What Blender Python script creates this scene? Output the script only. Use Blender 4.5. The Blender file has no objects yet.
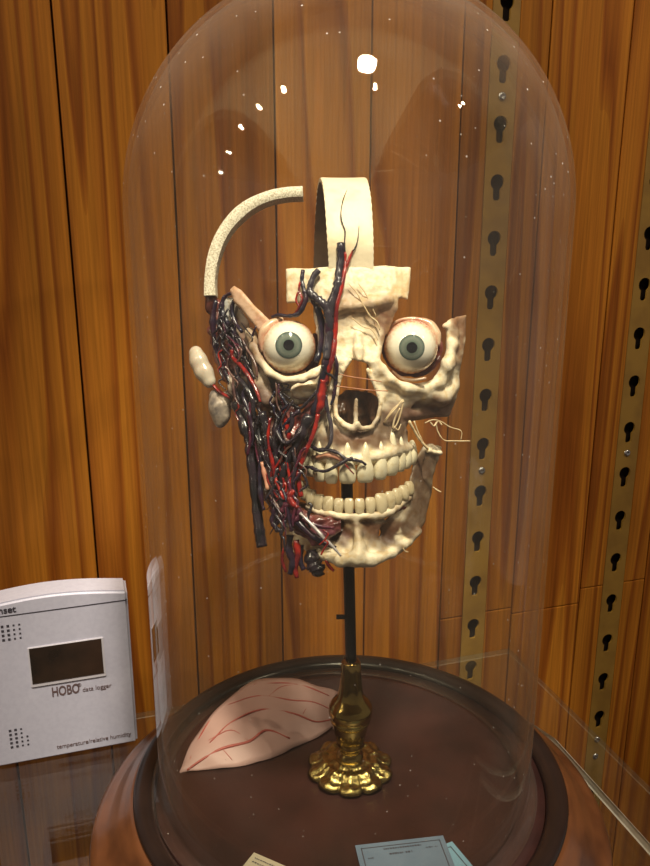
import bpy, bmesh, math, random
import numpy as np
from mathutils import Vector, Matrix
random.seed(7); rng = np.random.RandomState(5)
SC = bpy.context.scene; COL = SC.collection
PI = math.pi

# ---------------------------------------------------------------- camera basis
PITCH, YAW, F = math.radians(15.4), math.radians(17.2), 800.0
CAM = Vector((0, 0, .418))
RT = Vector((math.cos(YAW), -math.sin(YAW), 0)); FH = Vector((math.sin(YAW), math.cos(YAW), 0))
FW = FH * math.cos(PITCH) - Vector((0, 0, math.sin(PITCH))); UP = FH * math.sin(PITCH) + Vector((0, 0, math.cos(PITCH)))
S = .45 / 800                       # size of one skull unit in metres
SUP = UP
def ray(u, v): return RT * ((u - 325) / F) + UP * ((433 - v) / F) + FW
def onz(u, v, z=.044): d = ray(u, v); return CAM + d * ((z - CAM.z) / d.z)
def onw(u, v, y=.665): d = ray(u, v); return CAM + d * (y / d.y)
def L(u, v, w): return CAM + ray(u, v) * ((800 + w) * S)        # a point of the skull, w = depth in skull units
_b = np.array([[*RT], [*UP], [*FW]])
def LN(uvw):
    k = (800 + uvw[:, 2:3]) / 800
    loc = np.stack([(uvw[:, 0] - 325), (433 - uvw[:, 1]), np.full(len(uvw), 800.)], 1) * k * S
    return loc @ _b + np.array([*CAM])

cd = bpy.data.cameras.new('camera'); cam = bpy.data.objects.new('camera', cd); COL.objects.link(cam)
cam.matrix_world = Matrix(((RT.x, UP.x, -FW.x, CAM.x), (RT.y, UP.y, -FW.y, CAM.y), (RT.z, UP.z, -FW.z, CAM.z), (0, 0, 0, 1)))
cd.sensor_fit = 'VERTICAL'; cd.sensor_height = 36; cd.lens = 800 / 866 * 36; cd.clip_start = .01
SC.camera = cam

# ---------------------------------------------------------------- materials
def newmat(name):
    m = bpy.data.materials.new(name); m.use_nodes = True
    nt = m.node_tree; nt.nodes.clear()
    out = nt.nodes.new('ShaderNodeOutputMaterial')
    return m, nt, out
def N(nt, t, **kw):
    n = nt.nodes.new(t)
    for k, v in kw.items():
        if k.startswith('i_'):
            n.inputs[k[2:].replace('_', ' ')].default_value = v
        else: setattr(n, k, v)
    return n
def c4(c): return (c[0], c[1], c[2], 1)
def mat(name, base, rough=.5, metal=0, c2=None, scale=60, lo=.4, hi=.65, bump=0, bscale=200, attr=False, coat=0, sss=0, spec=.5, stretch=None, alpha=1):
    m, nt, out = newmat(name); lk = nt.links.new
    b = N(nt, 'ShaderNodeBsdfPrincipled'); lk(b.outputs[0], out.inputs[0])
    b.inputs['Roughness'].default_value = rough; b.inputs['Metallic'].default_value = metal
    b.inputs['Base Color'].default_value = c4(base); b.inputs['Coat Weight'].default_value = coat; b.inputs['Coat Roughness'].default_value = .12
    b.inputs['Specular IOR Level'].default_value = spec; b.inputs['Alpha'].default_value = alpha
    if sss:
        b.inputs['Subsurface Weight'].default_value = sss; b.inputs['Subsurface Radius'].default_value = (.004, .002, .001); b.inputs['Subsurface Scale'].default_value = 1
    tc = N(nt, 'ShaderNodeTexCoord'); src = tc.outputs['Object']
    if stretch:
        mp = N(nt, 'ShaderNodeMapping'); mp.inputs['Scale'].default_value = stretch; lk(src, mp.inputs[0]); src = mp.outputs[0]
    col = None
    if attr:
        at = N(nt, 'ShaderNodeAttribute'); at.attribute_name = 'pig'; col = at.outputs['Color']
    if c2:
        n = N(nt, 'ShaderNodeTexNoise'); n.inputs['Scale'].default_value = scale; n.inputs['Detail'].default_value = 6; lk(src, n.inputs['Vector'])
        r = N(nt, 'ShaderNodeMapRange'); r.inputs[1].default_value = lo; r.inputs[2].default_value = hi; lk(n.outputs[0], r.inputs[0])
        mx = N(nt, 'ShaderNodeMix', data_type='RGBA'); lk(r.outputs[0], mx.inputs[0])
        if attr:
            mx.blend_type = 'MULTIPLY'; lk(col, mx.inputs[6]); mx.inputs[7].default_value = c4(c2)
        else:
            mx.inputs[6].default_value = c4(base); mx.inputs[7].default_value = c4(c2)
        col = mx.outputs[2]
    if col is not None: lk(col, b.inputs['Base Color'])
    if bump:
        n = N(nt, 'ShaderNodeTexNoise'); n.inputs['Scale'].default_value = bscale; n.inputs['Detail'].default_value = 4; lk(src, n.inputs['Vector'])
        bp = N(nt, 'ShaderNodeBump'); bp.inputs['Strength'].default_value = bump; bp.inputs['Distance'].default_value = .001
        lk(n.outputs[0], bp.inputs['Height']); lk(bp.outputs[0], b.inputs['Normal'])
    return m

def wood(name, k=1.0, seamless=False):
    """vertical pine boards, orange varnish; per-board variation from the board index"""
    m, nt, out = newmat(name); lk = nt.links.new
    b = N(nt, 'ShaderNodeBsdfPrincipled'); lk(b.outputs[0], out.inputs[0])
    b.inputs['Roughness'].default_value = .5; b.inputs['Specular IOR Level'].default_value = .18
    g = N(nt, 'ShaderNodeNewGeometry'); sx = N(nt, 'ShaderNodeSeparateXYZ'); lk(g.outputs['Position'], sx.inputs[0])
    d = N(nt, 'ShaderNodeMath', operation='DIVIDE'); lk(sx.outputs[0], d.inputs[0]); d.inputs[1].default_value = .082
    fl = N(nt, 'ShaderNodeMath', operation='FLOOR'); lk(d.outputs[0], fl.inputs[0])
    wn = N(nt, 'ShaderNodeTexWhiteNoise', noise_dimensions='1D'); lk(fl.outputs[0], wn.inputs['W'])
    off = N(nt, 'ShaderNodeVectorMath', operation='SCALE'); lk(wn.outputs['Color'], off.inputs[0]); off.inputs['Scale'].default_value = 7
    ad = N(nt, 'ShaderNodeVectorMath', operation='ADD'); lk(g.outputs['Position'], ad.inputs[0]); lk(off.outputs[0], ad.inputs[1])
    mp = N(nt, 'ShaderNodeMapping'); mp.inputs['Scale'].default_value = (1, 1, .045); lk(ad.outputs[0], mp.inputs[0])
    # growth rings: a noise field cut into bands
    n1 = N(nt, 'ShaderNodeTexNoise'); n1.inputs['Scale'].default_value = 15; n1.inputs['Detail'].default_value = 1.5; lk(mp.outputs[0], n1.inputs[0])
    ml = N(nt, 'ShaderNodeMath', operation='MULTIPLY'); lk(n1.outputs[0], ml.inputs[0]); ml.inputs[1].default_value = 10
    fr = N(nt, 'ShaderNodeMath', operation='FRACT'); lk(ml.outputs[0], fr.inputs[0])
    ra = N(nt, 'ShaderNodeValToRGB'); lk(fr.outputs[0], ra.inputs[0])
    e = ra.color_ramp.elements
    e[0].position = 0; e[0].color = (.52, .195, .020, 1); e[1].position = 1; e[1].color = (.45, .16, .016, 1)
    x = e.new(.55); x.color = (.46, .16, .017, 1); x = e.new(.86); x.color = (.27, .075, .009, 1); x = e.new(.93); x.color = (.36, .11, .012, 1)
    # fine fibres
    mp2 = N(nt, 'ShaderNodeMapping'); mp2.inputs['Scale'].default_value = (1, 1, .02); lk(ad.outputs[0], mp2.inputs[0])
    n2 = N(nt, 'ShaderNodeTexNoise'); n2.inputs['Scale'].default_value = 420; n2.inputs['Detail'].default_value = 4; lk(mp2.outputs[0], n2.inputs[0])
    r2 = N(nt, 'ShaderNodeMapRange'); r2.inputs[1].default_value = .3; r2.inputs[2].default_value = .7; r2.inputs[3].default_value = .70; r2.inputs[4].default_value = 1.1; lk(n2.outputs[0], r2.inputs[0])
    # big tone drift + board tone
    n3 = N(nt, 'ShaderNodeTexNoise'); n3.inputs['Scale'].default_value = 9; n3.inputs['Detail'].default_value = 2; lk(mp.outputs[0], n3.inputs[0])
    r3 = N(nt, 'ShaderNodeMapRange'); r3.inputs[1].default_value = .3; r3.inputs[2].default_value = .7; r3.inputs[3].default_value = .80; r3.inputs[4].default_value = 1.14; lk(n3.outputs[0], r3.inputs[0])
    r4 = N(nt, 'ShaderNodeMapRange'); r4.inputs[3].default_value = .82 * k; r4.inputs[4].default_value = 1.12 * k; lk(wn.outputs[0], r4.inputs[0])
    m1 = N(nt, 'ShaderNodeMath', operation='MULTIPLY'); lk(r2.outputs[0], m1.inputs[0]); lk(r3.outputs[0], m1.inputs[1])
    m2 = N(nt, 'ShaderNodeMath', operation='MULTIPLY'); lk(m1.outputs[0], m2.inputs[0]); lk(r4.outputs[0], m2.inputs[1])
    sc = N(nt, 'ShaderNodeVectorMath', operation='SCALE'); lk(ra.outputs[0], sc.inputs[0]); lk(m2.outputs[0], sc.inputs['Scale'])
    lk(sc.outputs[0], b.inputs['Base Color'])
    bp = N(nt, 'ShaderNodeBump'); bp.inputs['Strength'].default_value = .25; bp.inputs['Distance'].default_value = .0006; lk(n2.outputs[0], bp.inputs['Height']); lk(bp.outputs[0], b.inputs['Normal'])
    return m

def glass(name, tint=(.93, .93, .91), dust=.02, f0=.045, rough=.01, dustcol=(.8, .75, .68)):
    """thin clear glass: clear transmission + Fresnel reflection on each face, a little dust"""
    m, nt, out = newmat(name); lk = nt.links.new
    tr = N(nt, 'ShaderNodeBsdfTransparent'); tr.inputs[0].default_value = c4(tint)
    gl = N(nt, 'ShaderNodeBsdfGlossy'); gl.inputs['Roughness'].default_value = rough; gl.inputs[0].default_value = (1, 1, 1, 1)
    lw = N(nt, 'ShaderNodeLayerWeight'); lw.inputs[0].default_value = .5
    pw = N(nt, 'ShaderNodeMath', operation='POWER'); lk(lw.outputs['Facing'], pw.inputs[0]); pw.inputs[1].default_value = 5
    mr = N(nt, 'ShaderNodeMapRange'); mr.inputs[3].default_value = f0; mr.inputs[4].default_value = .9; lk(pw.outputs[0], mr.inputs[0])
    m1 = N(nt, 'ShaderNodeMixShader'); lk(mr.outputs[0], m1.inputs[0]); lk(tr.outputs[0], m1.inputs[1]); lk(gl.outputs[0], m1.inputs[2])
    df = N(nt, 'ShaderNodeBsdfDiffuse'); df.inputs[0].default_value = c4(dustcol)
    g = N(nt, 'ShaderNodeNewGeometry')
    n = N(nt, 'ShaderNodeTexNoise'); n.inputs['Scale'].default_value = 25; n.inputs['Detail'].default_value = 3; lk(g.outputs['Position'], n.inputs[0])
    r = N(nt, 'ShaderNodeMapRange'); r.inputs[1].default_value = .35; r.inputs[2].default_value = .7; r.inputs[3].default_value = dust * .6; r.inputs[4].default_value = dust * 1.4; lk(n.outputs[0], r.inputs[0])
    vo = N(nt, 'ShaderNodeTexVoronoi'); vo.inputs['Scale'].default_value = 170; lk(g.outputs['Position'], vo.inputs['Vector'])
    sp = N(nt, 'ShaderNodeMapRange'); sp.inputs[1].default_value = .10; sp.inputs[2].default_value = .04; sp.inputs[3].default_value = 0; sp.inputs[4].default_value = .35 if dust > .005 else 0; lk(vo.outputs['Distance'], sp.inputs[0])
    vc = N(nt, 'ShaderNodeSeparateXYZ'); lk(vo.outputs['Color'], vc.inputs[0])
    gt = N(nt, 'ShaderNodeMath', operation='GREATER_THAN'); lk(vc.outputs[0], gt.inputs[0]); gt.inputs[1].default_value = .82
    mm = N(nt, 'ShaderNodeMath', operation='MULTIPLY'); lk(sp.outputs[0], mm.inputs[0]); lk(gt.outputs[0], mm.inputs[1])
    aa = N(nt, 'ShaderNodeMath', operation='ADD'); lk(mm.outputs[0], aa.inputs[0]); lk(r.outputs[0], aa.inputs[1])
    m2 = N(nt, 'ShaderNodeMixShader'); fz = N(nt, 'ShaderNodeMath', operation='POWER'); lk(lw.outputs['Facing'], fz.inputs[0]); fz.inputs[1].default_value = 3
    fy = N(nt, 'ShaderNodeMath', operation='MULTIPLY_ADD'); lk(fz.outputs[0], fy.inputs[0]); fy.inputs[1].default_value = 5; fy.inputs[2].default_value = 1
    fx = N(nt, 'ShaderNodeMath', operation='MULTIPLY'); lk(fy.outputs[0], fx.inputs[0]); lk(aa.outputs[0], fx.inputs[1])
    lk(fx.outputs[0], m2.inputs[0]); lk(m1.outputs[0], m2.inputs[1]); lk(df.outputs[0], m2.inputs[2])
    lk(m2.outputs[0], out.inputs[0])
    return m

M = {}
M['wood'] = wood('pine_boards')
M['floor'] = mat('floor_boards', (.16, .09, .05), .5, 0, (.10, .055, .03), 12)
M['ceiling'] = mat('ceiling_paint', (.70, .66, .58), .8)
M['slot'] = mat('slot_dark', (.02, .008, .004), .9)
M['brassy'] = mat('painted_strip', (.33, .185, .032), .5, 0, (.26, .14, .025), 40)
M['steel'] = mat('screw_steel', (.55, .55, .55), .25, 1)
M['jar'] = glass('jar_glass', (.965, .965, .94), .008, .022)
M['shelf'] = glass('shelf_glass', (.93, .94, .92), .003, .045)
M['edge_thin'] = mat('glass_edge_thin', (.36, .33, .25), .3, 0, (.22, .18, .12), 30, alpha=.3)
M['edge'] = mat('glass_edge', (.66, .62, .52), .3, 0, (.44, .40, .30), 30, alpha=.85)
M['base_dark'] = mat('black_varnish', (.010, .007, .007), .3, 0, (.016, .010, .009), 30, coat=.1)
M['base_brown'] = mat('brown_varnish', (.14, .052, .020), .28, 0, (.065, .024, .011), 22, coat=.35, stretch=(1, 1, 3))
M['base_top'] = mat('maroon_board', (.050, .019, .016), .33, 0, (.024, .011, .010), 26, .35, .7, bump=.15, bscale=300)
M['brass'] = mat('brass', (.46, .37, .13), .26, 1, (.24, .18, .06), 220, bump=.5, bscale=420)
M['brass_dark'] = mat('aged_brass', (.42, .30, .09), .15, 1, (.24, .16, .05), 90)
M['black'] = mat('black_iron', (.012, .010, .010), .35, .3)
M['bone'] = mat('bone', (.8, .7, .5), .5, 0, (.80, .66, .45), 260, .45, .75, bump=.35, bscale=500, attr=True, spec=.4)
M['bone_plain'] = mat('bone_plain', (.86, .76, .55), .5, 0, (.72, .58, .36), 70, .5, .75, bump=.2, bscale=400, spec=.3)
M['inner_bone_shade'] = mat('inner_bone_shade', (.20, .115, .055), .6, 0, (.12, .065, .03), 60, bump=.2)
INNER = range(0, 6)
M['spongy'] = mat('spongy_bone', (.80, .75, .60), .7, 0, (.48, .42, .30), 1100, .45, .6, bump=.5, bscale=900)
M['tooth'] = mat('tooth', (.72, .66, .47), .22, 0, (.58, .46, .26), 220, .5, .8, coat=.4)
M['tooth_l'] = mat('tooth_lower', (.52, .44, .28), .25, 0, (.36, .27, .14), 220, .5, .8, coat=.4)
M['muscle'] = mat('muscle', (.3, .1, .08), .32, 0, (.45, .35, .35), 160, .4, .65, bump=.5, bscale=260, attr=True, coat=.3, stretch=None)
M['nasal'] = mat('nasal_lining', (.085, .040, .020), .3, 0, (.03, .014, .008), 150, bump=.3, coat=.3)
M['muscle_dark'] = mat('dark_muscle', (.14, .07, .055), .35, 0, (.07, .03, .03), 160, coat=.3)
M['socket'] = mat('socket_flesh', (.16, .035, .025), .4, 0, (.06, .015, .012), 120, bump=.3)
M['vein'] = mat('vein_blue', (.012, .013, .030), .28, 0, (.030, .008, .022), 120, coat=.12)
M['vein_grey'] = mat('vein_grey', (.040, .034, .045), .25, 0, (.018, .012, .022), 150, coat=.15)
M['vein_black'] = mat('vein_black', (.010, .010, .014), .25, 0, (.03, .02, .03), 120, coat=.3)
M['artery'] = mat('artery_red', (.36, .016, .008), .25, 0, (.13, .006, .010), 180, .4, .6, coat=.5)
M['purple'] = mat('purple_vessel', (.09, .012, .03), .25, 0, (.04, .01, .03), 130, coat=.4)
M['nerve'] = mat('nerve_cream', (.72, .58, .36), .4, 0, (.55, .40, .22), 200)
M['copper'] = mat('nerve_copper', (.42, .16, .07), .4)
M['silver'] = mat('nerve_silver', (.45, .42, .42), .25, .2)
M['flesh'] = mat('pink_flesh', (.55, .27, .17), .4, 0, (.42, .14, .10), 90, .4, .7, bump=.2, coat=.2)
M['eye_flesh'] = mat('eye_flesh', (.62, .43, .28), .35, 0, (.48, .20, .13), 120, .45, .68, bump=.2, coat=.4)
M['wax'] = mat('white_wax', (.62, .56, .46), .28, 0, (.50, .40, .30), 60, .4, .7, coat=.3, sss=.15)
M['gland'] = mat('mottled_gland', (.46, .38, .30), .3, 0, (.14, .12, .11), 180, .4, .65, bump=.4, coat=.3)
M['membrane'] = mat('membrane', (.56, .37, .33), .45, 0, (.48, .30, .27), 25, .35, .7, spec=.3)
M['mem_vessel'] = mat('membrane_vessel', (.42, .09, .07), .45)
M['logger'] = mat('logger_plastic', (.61, .61, .73), .42, 0, (.57, .57, .69), 300)
M['logger_edge'] = mat('logger_edge', (.64, .62, .68), .35)
M['lcd'] = mat('lcd_glass', (.025, .018, .014), .16, 0, (.05, .03, .02), 30, spec=.7)
M['ink'] = mat('dark_ink', (.05, .045, .06), .6)
M['ink2'] = mat('brown_ink', (.14, .09, .09), .6)
M['blue_card'] = mat('blue_card', (.15, .21, .29), .7, 0, (.12, .175, .25), 40)
M['cyan_card'] = mat('light_blue_card', (.20, .38, .50), .7)
M['cream_card'] = mat('cream_card', (.50, .45, .32), .7)

def eye_mat(name, stops, rough=.08, rscale=1.0):
    m, nt, out = newmat(name); lk = nt.links.new
    b = N(nt, 'ShaderNodeBsdfPrincipled'); lk(b.outputs[0], out.inputs[0]); b.inputs['Roughness'].default_value = rough; b.inputs['Coat Weight'].default_value = .6; b.inputs['Coat Roughness'].default_value = .03
    tc = N(nt, 'ShaderNodeTexCoord'); sx = N(nt, 'ShaderNodeSeparateXYZ'); lk(tc.outputs['Object'], sx.inputs[0])
    cb = N(nt, 'ShaderNodeCombineXYZ'); lk(sx.outputs[0], cb.inputs[0]); lk(sx.outputs[1], cb.inputs[1])
    ln = N(nt, 'ShaderNodeVectorMath', operation='LENGTH'); lk(cb.outputs[0], ln.inputs[0])
    dv = N(nt, 'ShaderNodeMath', operation='DIVIDE'); lk(ln.outputs['Value'], dv.inputs[0]); dv.inputs[1].default_value = rscale
    at = N(nt, 'ShaderNodeMath', operation='ARCTAN2'); lk(sx.outputs[0], at.inputs[0]); lk(sx.outputs[1], at.inputs[1])
    nz = N(nt, 'ShaderNodeTexNoise', noise_dimensions='2D'); nz.inputs['Scale'].default_value = 9
    c2 = N(nt, 'ShaderNodeCombineXYZ'); lk(at.outputs[0], c2.inputs[0]); lk(dv.outputs[0], c2.inputs[1]); lk(c2.outputs[0], nz.inputs[0])
    ns = N(nt, 'ShaderNodeMapRange'); ns.inputs[3].default_value = -.12; ns.inputs[4].default_value = .12; lk(nz.outputs[0], ns.inputs[0])
    ad = N(nt, 'ShaderNodeMath', operation='ADD'); lk(dv.outputs[0], ad.inputs[0]); lk(ns.outputs[0], ad.inputs[1])
    rp = N(nt, 'ShaderNodeValToRGB'); lk(ad.outputs[0], rp.inputs[0]); e = rp.color_ramp.elements
    e[0].position = stops[0][0]; e[0].color = c4(stops[0][1]); e[1].position = stops[-1][0]; e[1].color = c4(stops[-1][1])
    for p, c in stops[1:-1]: q = e.new(p); q.color = c4(c)
    lk(rp.outputs[0], b.inputs['Base Color'])
    return m

# ---------------------------------------------------------------- mesh helpers
def link(name, me, m, parent=None, smooth=True):
    o = bpy.data.objects.new(name, me); COL.objects.link(o)
    if m is not None: me.materials.append(m)
    if smooth:
        me.polygons.foreach_set('use_smooth', [True] * len(me.polygons))
    if parent is not None: o.parent = parent; o.matrix_parent_inverse = Matrix.Translation(parent.location).inverted() if True else o.matrix_parent_inverse
    return o
def frompy(name, vs, fs, m, parent=None, smooth=True):
    me = bpy.data.meshes.new(name); me.from_pydata([tuple(v) for v in vs], [], [tuple(int(i) for i in f) for f in fs]); me.update()
    return link(name, me, m, parent, smooth)
def tag(o, label, cat, group=None, kind=None):
    o['label'] = label; o['category'] = cat
    if group: o['group'] = group
    if kind: o['kind'] = kind
    return o
def empty(name, loc):
    o = bpy.data.objects.new(name, None); COL.objects.link(o); o.location = loc; o.empty_display_size = .01; return o
def box_bm(bm, x0, x1, y0, y1, z0, z1, bev=0):
    vs = [bm.verts.new((x, y, z)) for x in (x0, x1) for y in (y0, y1) for z in (z0, z1)]
    fs = [(0, 1, 3, 2), (4, 6, 7, 5), (0, 4, 5, 1), (2, 3, 7, 6), (0, 2, 6, 4), (1, 5, 7, 3)]
    nf = [bm.faces.new([vs[i] for i in f]) for f in fs]
    if bev:
        es = list({e for f in nf for e in f.edges}); bmesh.ops.bevel(bm, geom=es, offset=bev, segments=2, affect='EDGES', profile=.6)
def bmobj(name, bm, m, parent=None, smooth=False):
    bmesh.ops.recalc_face_normals(bm, faces=bm.faces[:])
    me = bpy.data.meshes.new(name); bm.to_mesh(me); bm.free(); return link(name, me, m, parent, smooth)
def lathe(name, prof, cen, m, parent=None, n=96, closed=False, smooth=True, mod=None):
    """prof: (r, z) list"""
    vs = []; fs = []; k = len(prof)
    for i in range(n):
        a = 2 * PI * i / n
        for j, (r, z) in enumerate(prof):
            if mod: r, z = mod(a, j, r, z)
            vs.append((cen[0] + r * math.cos(a), cen[1] + r * math.sin(a), cen[2] + z))
    for i in range(n):
        q = (i + 1) % n
        for j in range(k if closed else k - 1):
            j2 = (j + 1) % k
            fs.append((i * k + j, q * k + j, q * k + j2, i * k + j2))
    me = bpy.data.meshes.new(name); me.from_pydata(vs, [], fs); me.update()
    bm = bmesh.new(); bm.from_mesh(me); bmesh.ops.remove_doubles(bm, verts=bm.verts, dist=1e-6); bmesh.ops.recalc_face_normals(bm, faces=bm.faces); bm.to_mesh(me); bm.free()
    return link(name, me, m, parent, smooth)
def catmull(pts, n=6):
    P = [np.array(p, float) for p in pts]; P = [2 * P[0] - P[1]] + P + [2 * P[-1] - P[-2]]; out = []
    for i in range(1, len(P) - 2):
        for t in np.linspace(0, 1, n, endpoint=False):
            a, b, c, d = P[i - 1:i + 3]
            out.append(.5 * (2 * b + (c - a) * t + (2 * a - 5 * b + 4 * c - d) * t * t + (3 * b - a - 3 * c + d) * t ** 3))
    out.append(P[-2]); return np.array(out)
def tube_geo(path, rad, seg=8):
    """path world points (n,3), rad (n,)"""
    n = len(path); vs = []; fs = []
    T = np.gradient(path, axis=0); T /= np.linalg.norm(T, axis=1)[:, None] + 1e-12
    nrm = np.cross(T[0], [0.3, 0.2, 1.0]); nrm /= np.linalg.norm(nrm)
    for i in range(n):
        nrm = nrm - T[i] * (nrm @ T[i]); nrm /= np.linalg.norm(nrm) + 1e-12
        b = np.cross(T[i], nrm)
        for k in range(seg):
            a = 2 * PI * k / seg; vs.append(path[i] + rad[i] * (math.cos(a) * nrm + math.sin(a) * b))
    for i in range(n - 1):
        for k in range(seg):
            q = (k + 1) % seg; fs.append((i * seg + k, i * seg + q, (i + 1) * seg + q, (i + 1) * seg + k))
    vs.append(path[0]); vs.append(path[-1]); a, b = len(vs) - 2, len(vs) - 1
    for k in range(seg):
        q = (k + 1) % seg; fs.append((a, q, k)); fs.append((b, (n - 1) * seg + k, (n - 1) * seg + q))
    return vs, fs
def wtube(name, pts, r, m, parent, seg=8, n=5):
    P = catmull(pts, n); R = np.interp(np.linspace(0, 1, len(P)), np.linspace(0, 1, len(r)), r) if hasattr(r, '__len__') else np.full(len(P), r)
    vs, fs = tube_geo(P, R, seg); return frompy(name, vs, fs, m, parent)

# ---------------------------------------------------------------- implicit bone modelling (surface nets)
class Grid:
    def __init__(s, u, v, w, h):
        s.o = np.array([u[0], v[0], w[0]], np.float32); s.h = h
        s.n = [int((b - a) / h) + 1 for a, b in (u, v, w)]
        s.U, s.V, s.W = np.meshgrid(*[np.float32(a[0]) + np.arange(k, dtype=np.float32) * h for a, k in zip((u, v, w), s.n)], indexing='ij', sparse=True)
        s.D = np.full(s.n, 99, np.float32)
    def smin(s, d, k):
        h = np.clip(.5 + .5 * (s.D - d) / k, 0, 1); s.D = s.D * (1 - h) + d * h - k * h * (1 - h)
    def add(s, d, k=3): s.smin(d, k)
    def sub(s, d, k=2):
        s.D = -s.D; s.smin(d, k); s.D = -s.D
    def poly2(s, P):
        x = s.U[:, :, 0] + 0 * s.V[:, :, 0]; y = s.V[:, :, 0] + 0 * x; P = np.array(P, np.float32)
        d = np.full(x.shape, 1e9, np.float32); ins = np.zeros(x.shape, bool); n = len(P)
        for i in range(n):
            a, b = P[i], P[(i + 1) % n]; e = b - a
            t = np.clip(((x - a[0]) * e[0] + (y - a[1]) * e[1]) / (e @ e), 0, 1)
            d = np.minimum(d, (x - a[0] - t * e[0]) ** 2 + (y - a[1] - t * e[1]) ** 2)
            c = ((a[1] > y) != (b[1] > y)); xx = (b[0] - a[0]) * (y - a[1]) / (b[1] - a[1] + 1e-9) + a[0]
            ins ^= c & (x < xx)
        return np.where(ins, -1, 1) * np.sqrt(d)
    def shell(s, P, f, t, k=3, r=3):
        d2 = s.poly2(P)[:, :, None]; x = s.U[:, :, 0] + 0 * s.V[:, :, 0]; y = s.V[:, :, 0] + 0 * x
        surf = f(x, y)[:, :, None]
        a = d2 + r; b = np.abs(s.W - surf - t / 2) - t / 2 + r
        d = np.minimum(np.maximum(a, b), 0) + np.sqrt(np.maximum(a, 0) ** 2 + np.maximum(b, 0) ** 2) - r
        s.add(d.astype(np.float32), k)
    def caps(s, a, b, ra, rb=None, k=3, sub=False):
        rb = ra if rb is None else rb; a = np.array(a, np.float32); b = np.array(b, np.float32); e = b - a
        t = np.clip(((s.U - a[0]) * e[0] + (s.V - a[1]) * e[1] + (s.W - a[2]) * e[2]) / (e @ e + 1e-6), 0, 1)
        d = np.sqrt((s.U - a[0] - t * e[0]) ** 2 + (s.V - a[1] - t * e[1]) ** 2 + (s.W - a[2] - t * e[2]) ** 2) - (ra + (rb - ra) * t)
        (s.sub if sub else s.add)(d, k)
    def chain(s, pts, k=3):
        for p, q in zip(pts[:-1], pts[1:]): s.caps(p[:3], q[:3], p[3], q[3], k)
    def ell(s, c, r, k=3, sub=False):
        q = np.sqrt(((s.U - c[0]) / r[0]) ** 2 + ((s.V - c[1]) / r[1]) ** 2 + ((s.W - c[2]) / r[2]) ** 2)
        d = (q - 1) * min(r); (s.sub if sub else s.add)(d.astype(np.float32), k)
    def noise(s, amp, fr, seed=0):
        r = np.random.RandomState(seed)
        for i in range(5):
            a = r.randn(3); a /= np.linalg.norm(a); a *= fr * (1 + .5 * i); p = r.rand() * 6
            s.D += np.float32(amp / (1 + .5 * i)) * np.sin(s.U * a[0] + s.V * a[1] + s.W * a[2] + p + 1.3 * np.sin(s.V * a[2] * .7 + s.U * a[1] * .6))
    def mesh(s, name, m, parent, pig=None, smooth_it=1):
        D = s.D; ins = D < 0
        n = D.shape; cnt = np.zeros([k - 1 for k in n], np.int8); acc = np.zeros([k - 1 for k in n] + [3], np.float32)
        sl = lambda ax, a: tuple(slice(a[i], (n[i] - 1) + a[i]) for i in range(3))
        offs = [(i, j, k) for i in (0, 1) for j in (0, 1) for k in (0, 1)]
        anyi = np.zeros(cnt.shape, bool); alli = np.ones(cnt.shape, bool)
        for o in offs:
            q = ins[sl(0, o)]; anyi |= q; alli &= q
        act = anyi & ~alli; idx = np.argwhere(act); ids = -np.ones(cnt.shape, np.int64); ids[act] = np.arange(len(idx))
        P = np.zeros((len(idx), 3)); C = np.zeros(len(idx))
        g = lambda o: D[idx[:, 0] + o[0], idx[:, 1] + o[1], idx[:, 2] + o[2]]
        for o in offs:
            for ax in range(3):
                if o[ax]: continue
                o2 = list(o); o2[ax] = 1; a, b = g(o), g(o2); c = (a < 0) != (b < 0)
                t = np.where(c, a / (a - b + 1e-12), 0); p = np.tile(np.array(o, float), (len(idx), 1)); p[:, ax] += t
                P[c] += p[c]; C[c] += 1
        P = (P / C[:, None] + idx) * s.h + s.o
        F_ = []
        for ax in range(3):
            b, c = (ax + 1) % 3, (ax + 2) % 3
            lo = [slice(1, n[i] - 1) for i in range(3)]; lo[ax] = slice(0, n[ax] - 1); hi = list(lo); hi[ax] = slice(1, n[ax])
            A, B = ins[tuple(lo)], ins[tuple(hi)]
            for sgn, msk in ((0, A & ~B), (1, ~A & B)):
                e = np.argwhere(msk) + np.array([0 if i == ax else 1 for i in range(3)])
                def cell(db, dc): q = e.copy(); q[:, b] -= db; q[:, c] -= dc; return ids[q[:, 0], q[:, 1], q[:, 2]]
                q = [cell(1, 1), cell(0, 1), cell(0, 0), cell(1, 0)]
                if sgn: q = q[::-1]
                F_.append(np.stack(q, 1))
        Fc = np.concatenate(F_); Fc = Fc[(Fc >= 0).all(1)]
        # light smoothing
        for _ in range(smooth_it):
            sm = np.zeros_like(P); ct = np.zeros(len(P))
            for i in range(4):
                a, b = Fc[:, i], Fc[:, (i + 1) % 4]
                np.add.at(sm, a, P[b]); np.add.at(ct, a, 1); np.add.at(sm, b, P[a]); np.add.at(ct, b, 1)
            P = .5 * P + .5 * sm / np.maximum(ct, 1)[:, None]
        Wd = LN(P); Fc = Fc[:, ::-1]
        me = bpy.data.meshes.new(name)
        me.vertices.add(len(Wd)); me.vertices.foreach_set('co', Wd.astype(np.float32).ravel())
        me.loops.add(Fc.size); me.loops.foreach_set('vertex_index', Fc.astype(np.int32).ravel())
        me.polygons.add(len(Fc)); me.polygons.foreach_set('loop_start', np.arange(len(Fc), dtype=np.int32) * 4); me.polygons.foreach_set('loop_total', np.full(len(Fc), 4, np.int32))
        me.update(calc_edges=True); me.validate()
        bm = bmesh.new(); bm.from_mesh(me); bmesh.ops.recalc_face_normals(bm, faces=bm.faces); bm.to_mesh(me); bm.free()
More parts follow.
